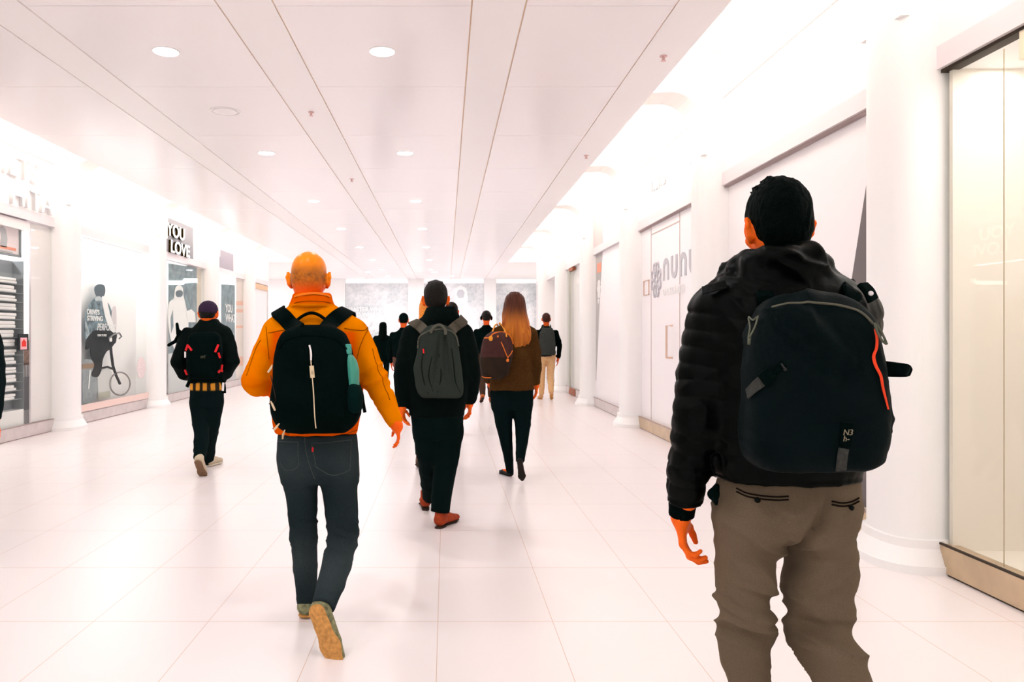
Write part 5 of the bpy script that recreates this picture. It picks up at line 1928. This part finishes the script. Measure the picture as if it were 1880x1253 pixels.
def kdisp3(V, N):
    cx, zt = p3(812, 0, DK3)[0], zoff(608, DK3)
    dz = zt - V[:, 2]
    r = 0
    for s_ in (-.16, .02, .16):
        d = np.abs(V[:, 0] - cx - s_ * dz * 1.0 - .012 * np.sign(s_))
        r = r - .024 * np.exp(-(d / .010) ** 2) * sstep(0, .05, dz) * sstep(.42, .2, dz)
    return r * (N[:, 1] < .1) + .004 * folds(V, (8, 8, 5), 7)


kb3 = build(K, 'backpack', M_grypack, .007, None, base_k3, disp=kdisp3)
kb3.location = base_k3
tag(kb3, 'dark grey green backpack with pleated front and a small red tab, on a black jacket', 'backpack')
def kh3(x, y, off=.004): return K.hit(x, y, 5.1, 5.7, off)


for pix in (((757, 590), (764, 594), (772, 600), (778, 606)), ((850, 590), (844, 594), (836, 600), (830, 606))):
    q = [J3.hit(x, y, 5.2, 6, .012) for x, y in pix]
    q[-1] = kh3(*pix[-1], -.005)
    fr_ = [J3.proj(q[0] + np.array((0, .07, .01)), .012), J3.proj(q[0] + np.array((0, .16, -.08)), .012), J3.proj(q[0] + np.array((0, .2, -.2)), .012)]
    ribbon('shoulder_strap', fr_[::-1] + q, .075, .012, M_grystrap, kb3, base_k3, sdf=J3)
cord('grab_handle', [kh3(791, 612, .01), kh3(794, 604, .025), kh3(802, 598, .035), kh3(810, 598, .035), kh3(817, 605, .025), kh3(818, 614, .01)], .011, mat('lighter_grey_trim', (0.085, 0.085, 0.066), rough=.9), kb3, base_k3)
cord('lid_edge', [kh3(x, y, .003) for x, y in ((767, 640), (769, 622), (780, 612), (795, 606), (820, 606), (836, 615), (842, 636))], .006, mat('lighter_grey_trim', (0.085, 0.085, 0.066)), kb3, base_k3, sdf=K, off=.003)
for pix in ([(779, 640), (774, 670), (778, 700), (786, 725)], [(793, 655), (787, 690), (795, 720)], [(806, 650), (810, 690), (803, 722)], [(829, 640), (833, 670), (836, 700), (845, 722)]):
    ribbon('pleat_shade_line', [kh3(*z, .001) for z in pix], [.006, .010, .004], .003, M_pleat_shade, kb3, base_k3, sdf=K)  # dark strips paint the shade of the pleat folds
ribbon('red_tab', [kh3(777, 641, .006), kh3(778, 649, .006)], .010, .003, M_redtab, kb3, base_k3, sdf=K)
ribbon('white_patch', [J3.hit(829, 603, 5.2, 6, .025), J3.hit(832, 609, 5.2, 6, .025)], .028, .004, mat('cream_patch', (0.85, 0.78, 0.65)), R3['jacket'], b3, sdf=J3)

# ================================================================== 4: cap, black jacket with red tabs, flannel shirt
D4 = 7.8
def p4(px, py, D=D4): return pt(px, py, D)


armL4 = [p4(344, 612), p4(334, 640, 7.76), p4(326, 666, 7.70), p4(335, 688, 7.85), p4(345, 692, 8.0)]
armR4 = [p4(415, 612), p4(423, 640, 7.76), p4(426, 663, 7.72), p4(418, 686, 7.85), p4(408, 690, 8.0)]
P4 = dict(
    label='person in a purple cap and black jacket with a yellow checked shirt hem',
    base=(p4(380, 615)[0], 7.8, 0), res=.012, fres=.0065, H=p4(383, 577, 7.82), hs=1.05, neck=p4(384, 600, 7.82), neck_r=.056,
    torso=slices(D4, [(589, 370, 399, .07), (596, 360, 410, .09), (606, 350, 419, .11), (630, 346, 422, .13), (670, 345, 420, .13), (703, 347, 413, .125)]),
    jmat=M_blackwool, tmat=M_navytr, jdisp=lambda V, N: .006 * folds(V, (8, 8, 10), 3), tdisp=lambda V, N: .006 * folds(V, (7, 7, 8), 5),
    arms=[dict(pts=armL4, rad=[.062, .066, .070, .055, .045], hand=dict(W=p4(350, 690, 8.05), fwd=(.4, .7, .1), palm=(.4, -.6, -.4), thumb=(0, .2, .9), curl=1.3)),
          dict(pts=armR4, rad=[.062, .066, .070, .055, .045], hand=dict(W=p4(403, 688, 8.05), fwd=(-.4, .7, .1), palm=(-.4, -.6, -.4), thumb=(0, .2, .9), curl=1.3))],
    pelvis=slices(D4, [(708, 350, 410, .115), (730, 351, 409, .12), (746, 354, 406, .10)]),
    legs=[dict(pts=[p4(366, 738), p4(368, 770, 7.78), p4(370, 800, 7.70), p4(368, 828, 7.58), p4(366, 843, 7.52)], rad=[.094, .084, .074, .064, .058],
               foot=dict(heel=p4(361, 847, 7.40), fdir=(.06, .60, -.75), up=(0, .8, .6), s=1.0, style='sneaker', m=mat('beige_canvas', (0.60, 0.50, 0.36), rough=.8), sole=mat('brown_rubber', (0.22, 0.13, 0.075), rough=.8, noise=.2, nscale=60))),
          dict(pts=[p4(394, 738), p4(389, 775, 7.85), p4(385, 810, 7.98), p4(381, 848, 8.12)], rad=[.094, .082, .070, .062],
               foot=dict(heel=(p4(384, 0, 8.12)[0], 8.06, 0), fdir=(.25, 1, 0), up=(0, 0, 1), s=1.0, style='sneaker', m=mat('beige_canvas', (0.6, .5, .36)), sole=mat('cream_rubber', (0.75, 0.68, 0.55))))],
    )


def collar4(J):
    J.loft(slices(7.82, [(587, 369, 399, .078), (600, 364, 404, .09)]), n=2.1, k=.03)
    J.chain([p4(424, 652, 7.75), p4(437, 664, 7.72)], [.050, .012], k=.03)
    J.chain([p4(326, 652, 7.75), p4(315, 664, 7.72)], [.050, .012], k=.03)


P4['jacket_extra'] = [collar4]
R4 = person(P4)
b4 = R4['base']
Sh = SDF(); Sh.loft(slices(D4, [(699, 349, 412, .122), (717, 350, 411, .128)]), n=2.3)


def plaid(V):
    s_ = np.sin((V[:, 0] - b4[0]) * 2 * PI / .075) > -.15
    h = np.sin(V[:, 2] * 2 * PI / .09) > .5
    c = np.where(s_[:, None], np.array((0.78, 0.33, 0.03)), np.array((0.02, 0.015, 0.008)))
    return np.where(h[:, None], c * .45, c)


build(Sh, 'shirt_hem', mat('checked_flannel', (0.7, 0.4, 0.1), rough=.9, attr=True), .008, R4['body'], b4, col=plaid)
hair_short(R4, M_hairbrown, thick=.003, top=.0, res=.007, seed=2, nape=-.045, amp=.001)
cap = SDF()
Lh = R4['L']
cap.ell(Lh(0, -.010, .040), np.array((.092, .108, .092)) * 1.05, None, k=0)
cap.chain([Lh(-.05, .10, .035), Lh(0, .155, .030), Lh(.05, .10, .035)], [.02, .022, .02], nrm=(0, 0, 1), sq=.3, k=.02)
cap.ell(Lh(0, -.01, -.055), np.array((.13, .14, .075)) * 1.05, None, k=.006, op='s')
co = build(cap, 'cap', mat('dark_purple_cap', (0.030, 0.014, 0.040), rough=.8, noise=.2, nscale=60), .006, R4['body'], b4)
ribbon('cap_strap', [cap.hit(388, 582, 7.4, 8, .003), cap.hit(393, 582, 7.4, 8, .003)], .02, .005, mat('white_enamel', (.9, .86, .85)), co, b4, sdf=cap)
DK4 = 7.56
K = SDF()
K.loft(slices(DK4, [(610, 354, 398, .03), (618, 346, 405, .06), (645, 343, 408, .085), (680, 343, 406, .095), (696, 350, 399, .06)]), n=2.8, k=.01, rnd=.015)
base_k4 = np.array((p4(375, 0, DK4)[0], DK4, zoff(696, DK4)))
kb4 = build(K, 'backpack', M_packblack, .011, None, base_k4)
kb4.location = base_k4
tag(kb4, 'black backpack with small red pull tabs, worn below the purple cap', 'backpack')
def kh4(x, y, off=.006): return K.hit(x, y, 7.2, 7.9, off)


for pix in (((345, 633), (341, 644)), ((346, 636), (352, 644)), ((401, 633), (395, 647)), ((401, 648), (404, 658)), ((337, 680), (333, 692)), ((408, 670), (406, 683)), ((401, 685), (404, 680)), ((411, 684), (408, 680))):
    ribbon('red_tab', [kh4(*pix[0]), kh4(*pix[1])], .022, .008, M_redtab, kb4, base_k4, nrm=(0, -1, 0), sub=1)
ribbon('white_tab', [kh4(340, 646), kh4(340, 657)], .018, .006, mat('white_enamel', (.9, .86, .85)), kb4, base_k4, nrm=(0, -1, 0), sub=1)
bm = text_bm('WE', .042, tuple(kh4(367, 659, .01) - base_k4), (1, 0, .1), (0, 0, 1), (0, -1, 0), .004, shear=.4, font_stretch=.8)
obj('stitched_mark', bm, mat('olive_thread', (0.09, 0.09, 0.055)), kb4)
ribbon('belt_strap', [kh4(350, 690), p4(347, 702, 7.56), p4(343, 711, 7.57)], .035, .01, M_packblack, kb4, base_k4, nrm=(0, -1, 0))
ribbon('belt_strap', [kh4(402, 690), p4(410, 706, 7.58), p4(411, 722, 7.6)], .045, .012, M_packblack, kb4, base_k4, nrm=(0, -1, 0))
ribbon('white_tab', [p4(410, 703, 7.55), p4(409, 718, 7.56)], .022, .006, mat('white_enamel', (.9, .86, .85)), kb4, base_k4, nrm=(0, -1, 0), sub=1)
tp = SDF()
tp.chain([p4(325, 595, 7.8), p4(327, 612, 7.79), p4(334, 640, 7.74)], [.016, .020, .026], k=.01)
tp.chain([p4(331, 610, 7.8), p4(322, 627, 7.84), p4(310, 634, 7.9)], [.020, .019, .018], k=.015)
tb = p4(328, 615, 7.8)
o = build(tp, 'tripod', M_black, .008, None, tb); o.location = tb
tag(o, 'folded black tripod sticking up beside the shoulder of the capped walker', 'tripod')

# ================================================================== 5: woman, long hair, brown sweater, bag
D5 = 7.4
def p5(px, py, D=D5): return pt(px, py, D)


armL5 = [p5(911, 612), p5(898, 645, 7.42), p5(894, 680, 7.5), p5(897, 700, 7.62)]
armR5 = [p5(976, 612), p5(984, 645, 7.38), p5(986, 680, 7.42), p5(984, 705, 7.48)]
M_flatshoe = mat('black_flat_leather', (0.006, 0.005, 0.004), rough=.5)
P5 = dict(
    label='person with long auburn hair in a brown sweater and dark leggings',
    base=(p5(940, 615)[0], 7.35, 0), res=.010, fres=.006, H=p5(945, 563, 7.42), hs=.98, neck=p5(946, 596, 7.42), neck_r=.050,
    torso=slices(D5, [(590, 930, 962, .06), (599, 915, 974, .08), (610, 906, 982, .10), (640, 904, 981, .115), (665, 907, 974, .11), (690, 900, 978, .125), (717, 898, 980, .13)]),
    jname='sweater', jmat=M_brown_sw, tmat=mat('dark_teal_leggings', (0.0015, 0.0065, 0.0068), rough=.9, spec=.05), tname='leggings',
    jdisp=lambda V, N: .005 * folds(V, (6, 6, 14), 3), tdisp=lambda V, N: .002 * folds(V, (7, 7, 9), 5),
    arms=[dict(pts=armL5, rad=[.048, .050, .046, .038], hand=dict(W=p5(900, 706, 7.66), fwd=(.1, .5, -.8), palm=(.9, 0, 0), thumb=(0, .9, .2), curl=.6, s=.9)),
          dict(pts=armR5, rad=[.048, .049, .044, .036], hand=dict(W=p5(985, 708, 7.48), fwd=(0, .25, -1), palm=(-.95, -.1, 0), thumb=(-.1, .9, 0), curl=.5, s=.88))],
    pelvis=slices(D5, [(712, 900, 979, .12), (735, 900, 979, .13), (752, 905, 973, .10)]),
    legs=[dict(pts=[p5(922, 745), p5(925, 780), p5(930, 815, 7.4), p5(934, 845, 7.48), p5(937, 872, 7.55)], rad=[.100, .080, .058, .045, .033],
               foot=dict(heel=(p5(938, 0, 7.5)[0], 7.50, 0), fdir=(-.42, 1, 0), up=(0, 0, 1), s=.96, style='flat', m=M_flatshoe, sole=M_flatshoe)),
          dict(pts=[p5(958, 745), p5(960, 780), p5(958, 812, 7.36), p5(956, 832, 7.25), p5(955, 848, 7.2)], rad=[.102, .076, .058, .047, .040],
               foot=dict(heel=p5(954, 845, 7.10), fdir=(.04, .10, -.235), up=(0, 1, .4), s=.98, style='flat', m=M_flatshoe, sole=mat('dark_brown_outsole', (0.016, 0.011, 0.008), rough=.6)))],
    )
R5 = person(P5)
b5 = R5['base']
Hr = SDF()
Hr.loft([(zoff(py, D5), p5((xl + xr) / 2, 0)[0], 7.42 + dy, (xr - xl) / 2 * D5 / F, hb) for py, xl, xr, hb, dy in
         [(536, 939, 951, .04, -.01), (540, 932, 958, .085, -.01), (548, 927, 963, .11, -.015), (562, 925, 966, .115, -.02), (578, 922, 968, .10, -.045), (592, 920, 971, .085, -.075),
          (606, 924, 974, .055, -.105), (620, 931, 973, .038, -.125), (630, 937, 970, .026, -.13), (638, 942, 960, .012, -.13)]], n=2.1, k=.02, rnd=.01)
Hr.ell(R5['L'](0, .13, -.03), (.062, .10, .10), k=.02, op='s')


def strands(V, N):
    x = (V[:, 0] - p5(945, 0)[0]) / (1 + 1.1 * sstep(zoff(560, D5), zoff(635, D5), V[:, 2]))
    u = np.stack([x * 75, V[:, 1] * 20, V[:, 2] * 3], -1)
    return .009 * vnoise(u, 3) * sstep(zoff(540, D5), zoff(600, D5), V[:, 2]) + .004 * vnoise(u * np.array((2.2, 1, 1.2)), 6) \
        - .05 * np.maximum(0, vnoise(np.stack([x * 60, V[:, 1] * 2, V[:, 2] * 1.5], -1), 11)) * sstep(zoff(618, D5), zoff(640, D5), V[:, 2])


def haircol(V):
    x = (V[:, 0] - p5(945, 0)[0]) / (1 + 1.1 * sstep(zoff(560, D5), zoff(635, D5), V[:, 2]))
    st = vnoise(np.stack([x * 110, V[:, 1] * 10, V[:, 2] * 4], -1), 5) * .5 + .5
    t = sstep(zoff(560, D5), zoff(600, D5), V[:, 2] + (st - .5) * .10)[:, None]
    dark = np.array((0.055, 0.013, 0.005)); lite = np.array((0.62, 0.20, 0.020)); mid = np.array((0.30, 0.065, 0.010))
    l2 = mid * (1 - st[:, None]) + lite * st[:, None]
    return dark * (1 + .6 * st[:, None]) * (1 - t) + l2 * t


build(Hr, 'hair', mat('auburn_ombre_hair', (0.5, 0.2, 0.05), rough=.55, spec=.2, attr=True), .0055, R5['body'], b5, disp=strands, col=haircol, sm=1)
rnd_ = random.Random(4)
for q in range(22):       # loose locks over the back
    x0 = rnd_.uniform(922, 970); e = x0 + (x0 - 945) * .22 + rnd_.uniform(-2, 2)
    y1 = rnd_.uniform(614, 636)
    pts_ = [Hr.hit(x0, 592 + rnd_.uniform(0, 8), 7, 7.6, -.012), Hr.hit((x0 + e) / 2, 608, 7, 7.6, -.003),
            R5['J'].hit(e, y1, 7, 7.6, .025)]
    P_ = catmull(np.array(pts_), 5)
    bm = nb(); tube(bm, [tuple(v - b5) for v in P_], [.0075 * math.sin(PI * (.12 + .88 * (1 - i / (len(P_) - 1)))) * .75 + .0008 for i in range(len(P_))], 6)
    obj('hair_lock', bm, mat(['copper_lock', 'amber_lock', 'golden_lock'][q % 3], [(0.50, 0.14, 0.014), (0.42, 0.12, 0.010), (0.62, 0.21, 0.02)][q % 3], rough=.55, spec=.2), R5['body'], True)
# bag
Bg = SDF()
DG = 7.22
Bg.loft(slices(DG, [(610, 905, 922, .02), (614, 896, 932, .05), (622, 888, 940, .075), (640, 884, 943, .09), (665, 882, 940, .095), (688, 883, 932, .085), (697, 888, 922, .05)]), n=2.6, k=.01, rnd=.015)
bbg = np.array((p5(912, 0, DG)[0], DG, zoff(697, DG)))


def bagcol(V):
    q = vnoise(V * 34, 4)[:, None] * .25 + 1
    z = (V[:, 2] > zoff(656, DG) + (V[:, 0] - bbg[0]) * .0)[:, None]
    return np.where(z, np.array((0.052, 0.018, 0.016)), np.array((0.020, 0.011, 0.006))) * q


bg = build(Bg, 'shoulder_bag', mat('brown_canvas_bag', (0.05, .02, .015), rough=.7, spec=.15, attr=True), .009, None, bbg, col=bagcol, disp=lambda V, N: .008 * folds(V, (4, 4, 5), 3))
bg.location = bbg
tag(bg, 'brown shoulder bag with orange leather piping, on the left of the brown sweater', 'bag')
M_tanl = mat('orange_tan_leather', (0.72, 0.17, 0.02), rough=.6)
M_tand = mat('golden_leather', (0.78, 0.30, 0.03), rough=.6)
def gh(x, y, off=.006): return Bg.hit(x, y, 6.9, 7.6, off)


cord('piping', [gh(x, y) for x, y in ((889, 621), (898, 620), (906, 613), (918, 610), (930, 612), (938, 620), (942, 632))], .006, M_tanl, bg, bbg)
cord('handle', [gh(902, 619, .01), R5['J'].hit(905, 608, 7, 7.6, .015), R5['J'].hit(909, 598, 7, 7.6, .015), R5['J'].proj(p5(913, 596, 7.45), .015), R5['J'].proj(p5(910, 620, 7.56), .015)], .0075, M_tand, bg, bbg)
cord('handle', [gh(930, 618, .01), R5['J'].hit(926, 605, 7, 7.6, .015), R5['J'].hit(918, 594, 7, 7.6, .015), R5['J'].proj(p5(915, 592, 7.45), .015)], .0075, M_tand, bg, bbg)
cord('leather_strap', [gh(x, y) for x, y in ((920, 628), (925, 640), (930, 652), (933, 658))], .0045, M_tanl, bg, bbg)
cord('leather_strap', [gh(933, 656), gh(938, 650), gh(941, 644)], .004, M_tanl, bg, bbg)
for x, y, r in ((901, 622, .020), (914, 618, .009), (932, 662, .014)):
    bm = nb(); bmesh.ops.create_uvsphere(bm, u_segments=12, v_segments=8, radius=r, matrix=Matrix.Translation(Vector(gh(x, y) - bbg)) @ Matrix.Diagonal((1, .4, 1.2, 1)))
    obj('leather_tab', bm, M_tand if r > .018 else M_tanl, bg, True)
cord('lower_piping', [gh(x, y) for x, y in ((885, 692), (892, 694), (902, 694))], .004, M_tanl, bg, bbg)


# ================================================================== walkers farther off
def walker(px, D, h, label, jmat, tmat, smat, sole, hair='short', hmat=None, skin=None, wf=1.0, hem=.50, left_back=True, res=None, elbow_out=.03, lean=0,
           x0=None, armbend=.05, tucked=False, stride=.22, style='boot', facing=1):
    X = (px - VX) * D / F if x0 is None else x0
    k = h / 1.78
    res = res or max(.012, 1.6 * D / F)
    def v(x, y, z): return np.array((X + x * k, D + y * k * facing, z * k))
    tor = [(1.50, .055, .065), (1.46, .11, .085), (1.41, .185, .10), (1.34, .215, .12), (1.20, .205, .125), (1.05, .185, .12), (hem * 1.78, .195, .12)]
    T = [(z * k, X, D, a * k * wf, b * k) for z, a, b in tor]
    s1 = 1 if left_back else -1
    arms = []
    for q in (-1, 1):
        sw = .10 * q * s1
        p_ = [v(q * .195 * wf, 0, 1.38), v(q * (.225 * wf + elbow_out * .6), sw * .4, 1.22), v(q * (.235 * wf + elbow_out), sw * .5, 1.10), v(q * (.235 * wf + elbow_out * .6), sw * 1.0 + armbend, .92), v(q * .235 * wf, sw * 1.2 + armbend * 1.6, .86)]
        arms.append(dict(pts=p_, rad=[.058 * k, .056 * k, .052 * k, .043 * k, .038 * k],
                         hand=dict(W=v(q * .235 * wf, sw * 1.25 + armbend * 1.8, .84), fwd=(0, .25 * facing, -1), palm=(-q, 0, 0), thumb=(0, facing, .2), curl=.55, s=.95 * k)))
    legs = []
    for q in (-1, 1):
        back = (q == -1) == left_back
        if back:
            pp = [v(q * .095, 0, .92), v(q * .095, .02, .70), v(q * .09, .03, .50), v(q * .085, -stride * .5, .30), v(q * .08, -stride * .95, .15)]
            ft = dict(heel=v(q * .08, -stride * .95 - .075, .115), fdir=(q * .1, .8 * facing, -.42), up=(0, .42 * facing, .8), s=k, style=style, m=smat, sole=sole)
        else:
            pp = [v(q * .095, 0, .92), v(q * .095, .03, .70), v(q * .09, .07, .50), v(q * .085, .10, .30), v(q * .085, .13, .10)]
            ft = dict(heel=v(q * .085, .08, 0) * np.array((1, 1, 0)), fdir=(q * .15, facing, 0), up=(0, 0, 1), s=k, style=style, m=smat, sole=sole)
        legs.append(dict(pts=pp, rad=[.098 * k * wf, .085 * k, .068 * k, .062 * k, .052 * k], foot=ft))
    sp = dict(label=label, base=(X, D, 0), res=res, fres=max(.007, res * .6), finehand=False, H=v(0, .02, 1.655), hs=k * 1.02, neck=v(0, 0, 1.47), neck_r=.055,
              torso=T, jmat=jmat, tmat=tmat, arms=arms, pelvis=[(z * k, X, D, a * k * wf, b * k) for z, a, b in ((1.02, .165, .11), (.93, .185, .12), (.82, .175, .10))],
              legs=legs, skin=skin or M_skin_dk, jdisp=lambda V, N: .006 * folds(V, (7, 7, 10), 3), tdisp=lambda V, N: .006 * folds(V, (6, 6, 9), 5),
              headrot=(0 if facing > 0 else PI, 0, 0))
    sp['jacket_extra'] = [lambda J: J.chain([v(0, 0, 1.46), v(0, .0, 1.515)], [.082 * k, .070 * k], k=.03, flat1=True)]
    R_ = person(sp)
    if hair == 'short':
        hair_short(R_, hmat, thick=.007, top=.012, res=max(.007, res * .6), seed=3, amp=.001, nape=-.08)
    elif hair == 'long':
        Hh_ = SDF()
        Hh_.loft([((1.655 + dz) * k, X, D + dy * k * facing, a * k, b * k) for dz, a, b, dy in ((.145, .05, .05, 0), (.12, .082, .09, 0), (.04, .098, .115, .0), (-.06, .10, .10, -.02), (-.16, .11, .075, -.06), (-.28, .10, .05, -.10), (-.36, .06, .03, -.12))], n=2.1, rnd=.02)
        Hh_.ell(v(0, .15, 1.63), (.065 * k, .10, .10), k=.02, op='s')
        build(Hh_, 'hair', hmat, max(.008, res * .6), R_['body'], R_['base'], disp=lambda V, N: .006 * vnoise(V * np.array((60, 20, 3)), 3))
    elif hair == 'beanie':
        hair_short(R_, hmat, thick=.005, top=.0, res=max(.008, res * .6), seed=3, amp=0, name='hair')
        bn = SDF()
        bn.ell(R_['L'](0, -.012, .045), np.array((.090, .108, .098)) * k * 1.02, None, k=0)
        bn.ell(R_['L'](0, 0, -.075), np.array((.14, .16, .075)) * k * 1.02, None, k=.008, op='s')
        build(bn, 'knit_cap', M_black, max(.008, res * .6), R_['body'], R_['base'])
    return R_


def small_pack(R_, px, D, rows, m, label, strapm, marks=()):
    K_ = SDF()
    K_.loft(slices(D, rows), n=2.8, rnd=.02)
    b = np.array(((px - VX) * D / F, D, zoff(rows[-1][0], D)))
    o = build(K_, 'backpack', m, .014, None, b); o.location = b
    tag(o, label, 'backpack')
    J_ = R_['J']; k = 1
    for q in (-1, 1):
        top = R_['base'] + np.array((q * .11, 0, 0)); top[2] = rows[0][0] and zoff(rows[0][0], D) + .0
        a = J_.proj(np.array((top[0], D + .12, top[2])), .01); c = J_.proj(np.array((top[0], D + .22, top[2] + .06)), .012); d = J_.proj(np.array((top[0], D + .34, top[2] - .05)), .012)
        ribbon('shoulder_strap', [a, c, d], .065, .012, strapm, o, b, sdf=J_)
    return o, b, K_


R6 = walker(1003, 16.4, 1.86, 'person in khaki trousers and black top, wearing a small grey backpack', M_black, M_khaki, mat('tan_shoe', (0.62, 0.33, 0.16)), M_tan,
            hmat=mat('reddish_brown_hair', (0.055, 0.016, 0.010), rough=.6, noise=.3, nscale=60), left_back=False, stride=.15)
small_pack(R6, 1005, 16.15, [(602, 996, 1014, .05), (612, 991, 1018, .09), (635, 990, 1020, .11), (653, 991, 1019, .09)], mat('grey_backpack_far', (0.032, 0.036, 0.032), rough=.9, noise=.2, nscale=40),
           'small grey backpack above khaki trousers', M_grypack)
R7 = walker(893, 15.7, 1.88, 'person in black jacket and brown trousers wearing dark headphones, behind the brown sweater', M_black, mat('brown_trousers', (0.055, 0.028, 0.016), rough=.9),
            mat('orange_brown_boot', (0.50, 0.12, 0.03)), M_darksole, hmat=M_hairbrown, left_back=True, stride=.20)
hp = SDF(); Lh = R7['L']
hp.chain([Lh(.088 * math.cos(a), -.01, .02 + .115 * math.sin(a)) for a in [PI * q / 10 for q in range(11)]], [.011] * 11, k=.01)
hpb = R7['H'] if 'H' in R7 else Lh(0, 0, 0)
for q in (-1, 1): hp.ell(Lh(.098 * q, -.005, -.005), (.024, .040, .045), k=.01)
o = build(hp, 'headphones', M_black, .008, None, hpb); o.location = hpb
tag(o, 'dark over ear headphones on the head behind the brown sweater', 'headphones')
R8 = walker(829, 10.5, 1.84, 'person with cropped hair mostly hidden behind the grey backpack wearer, right shoulder showing', M_blackwool, M_navytr, M_black, M_darksole,
            hmat=mat('cropped_hair', (0.022, 0.017, 0.013), rough=.8, noise=.4, nscale=90), left_back=True, wf=.92)
R9 = walker(787, 8.1, 1.78, 'person with orange blond hair, mostly hidden ahead of the grey backpack wearer', M_brown_sw, M_black, mat('brown_leather_shoe', (0.16, 0.06, 0.02), rough=.5, noise=.3, nscale=30), M_darksole,
            hair='long', hmat=mat('orange_hair', (0.75, 0.24, 0.03), rough=.55, noise=.3, nscale=60), left_back=True, wf=.8, stride=.2)
R10 = walker(703, 19.2, 1.70, 'person with long black hair in an all black coat, farthest of the walkers', M_black, M_black, M_black, M_black, hair='long', hmat=M_hairblack, wf=1.02, hem=.42, left_back=False, stride=.1)
R11 = walker(741, 14.6, 1.80, 'person in a black knit cap and black coat beyond the yellow sleeve', M_black, mat('brown_trousers_dim', (0.10, 0.045, 0.03), rough=.9), mat('brown_sneaker', (0.18, 0.08, 0.05)), mat('white_rubber', (0.75, 0.72, 0.7)),
             hair='beanie', hmat=M_hairblack, wf=1.05, style='sneaker', left_back=False)
R13 = walker(-70, 4.95, 1.78, 'person in a dark teal sleeve at the edge of the passage, only one arm showing', mat('dark_teal_wool', (0.0045, 0.010, 0.011), rough=.9, spec=.05), M_black, M_black, M_darksole, hmat=M_hairbrown,
             skin=M_skin, res=.012, left_back=False, elbow_out=.02)
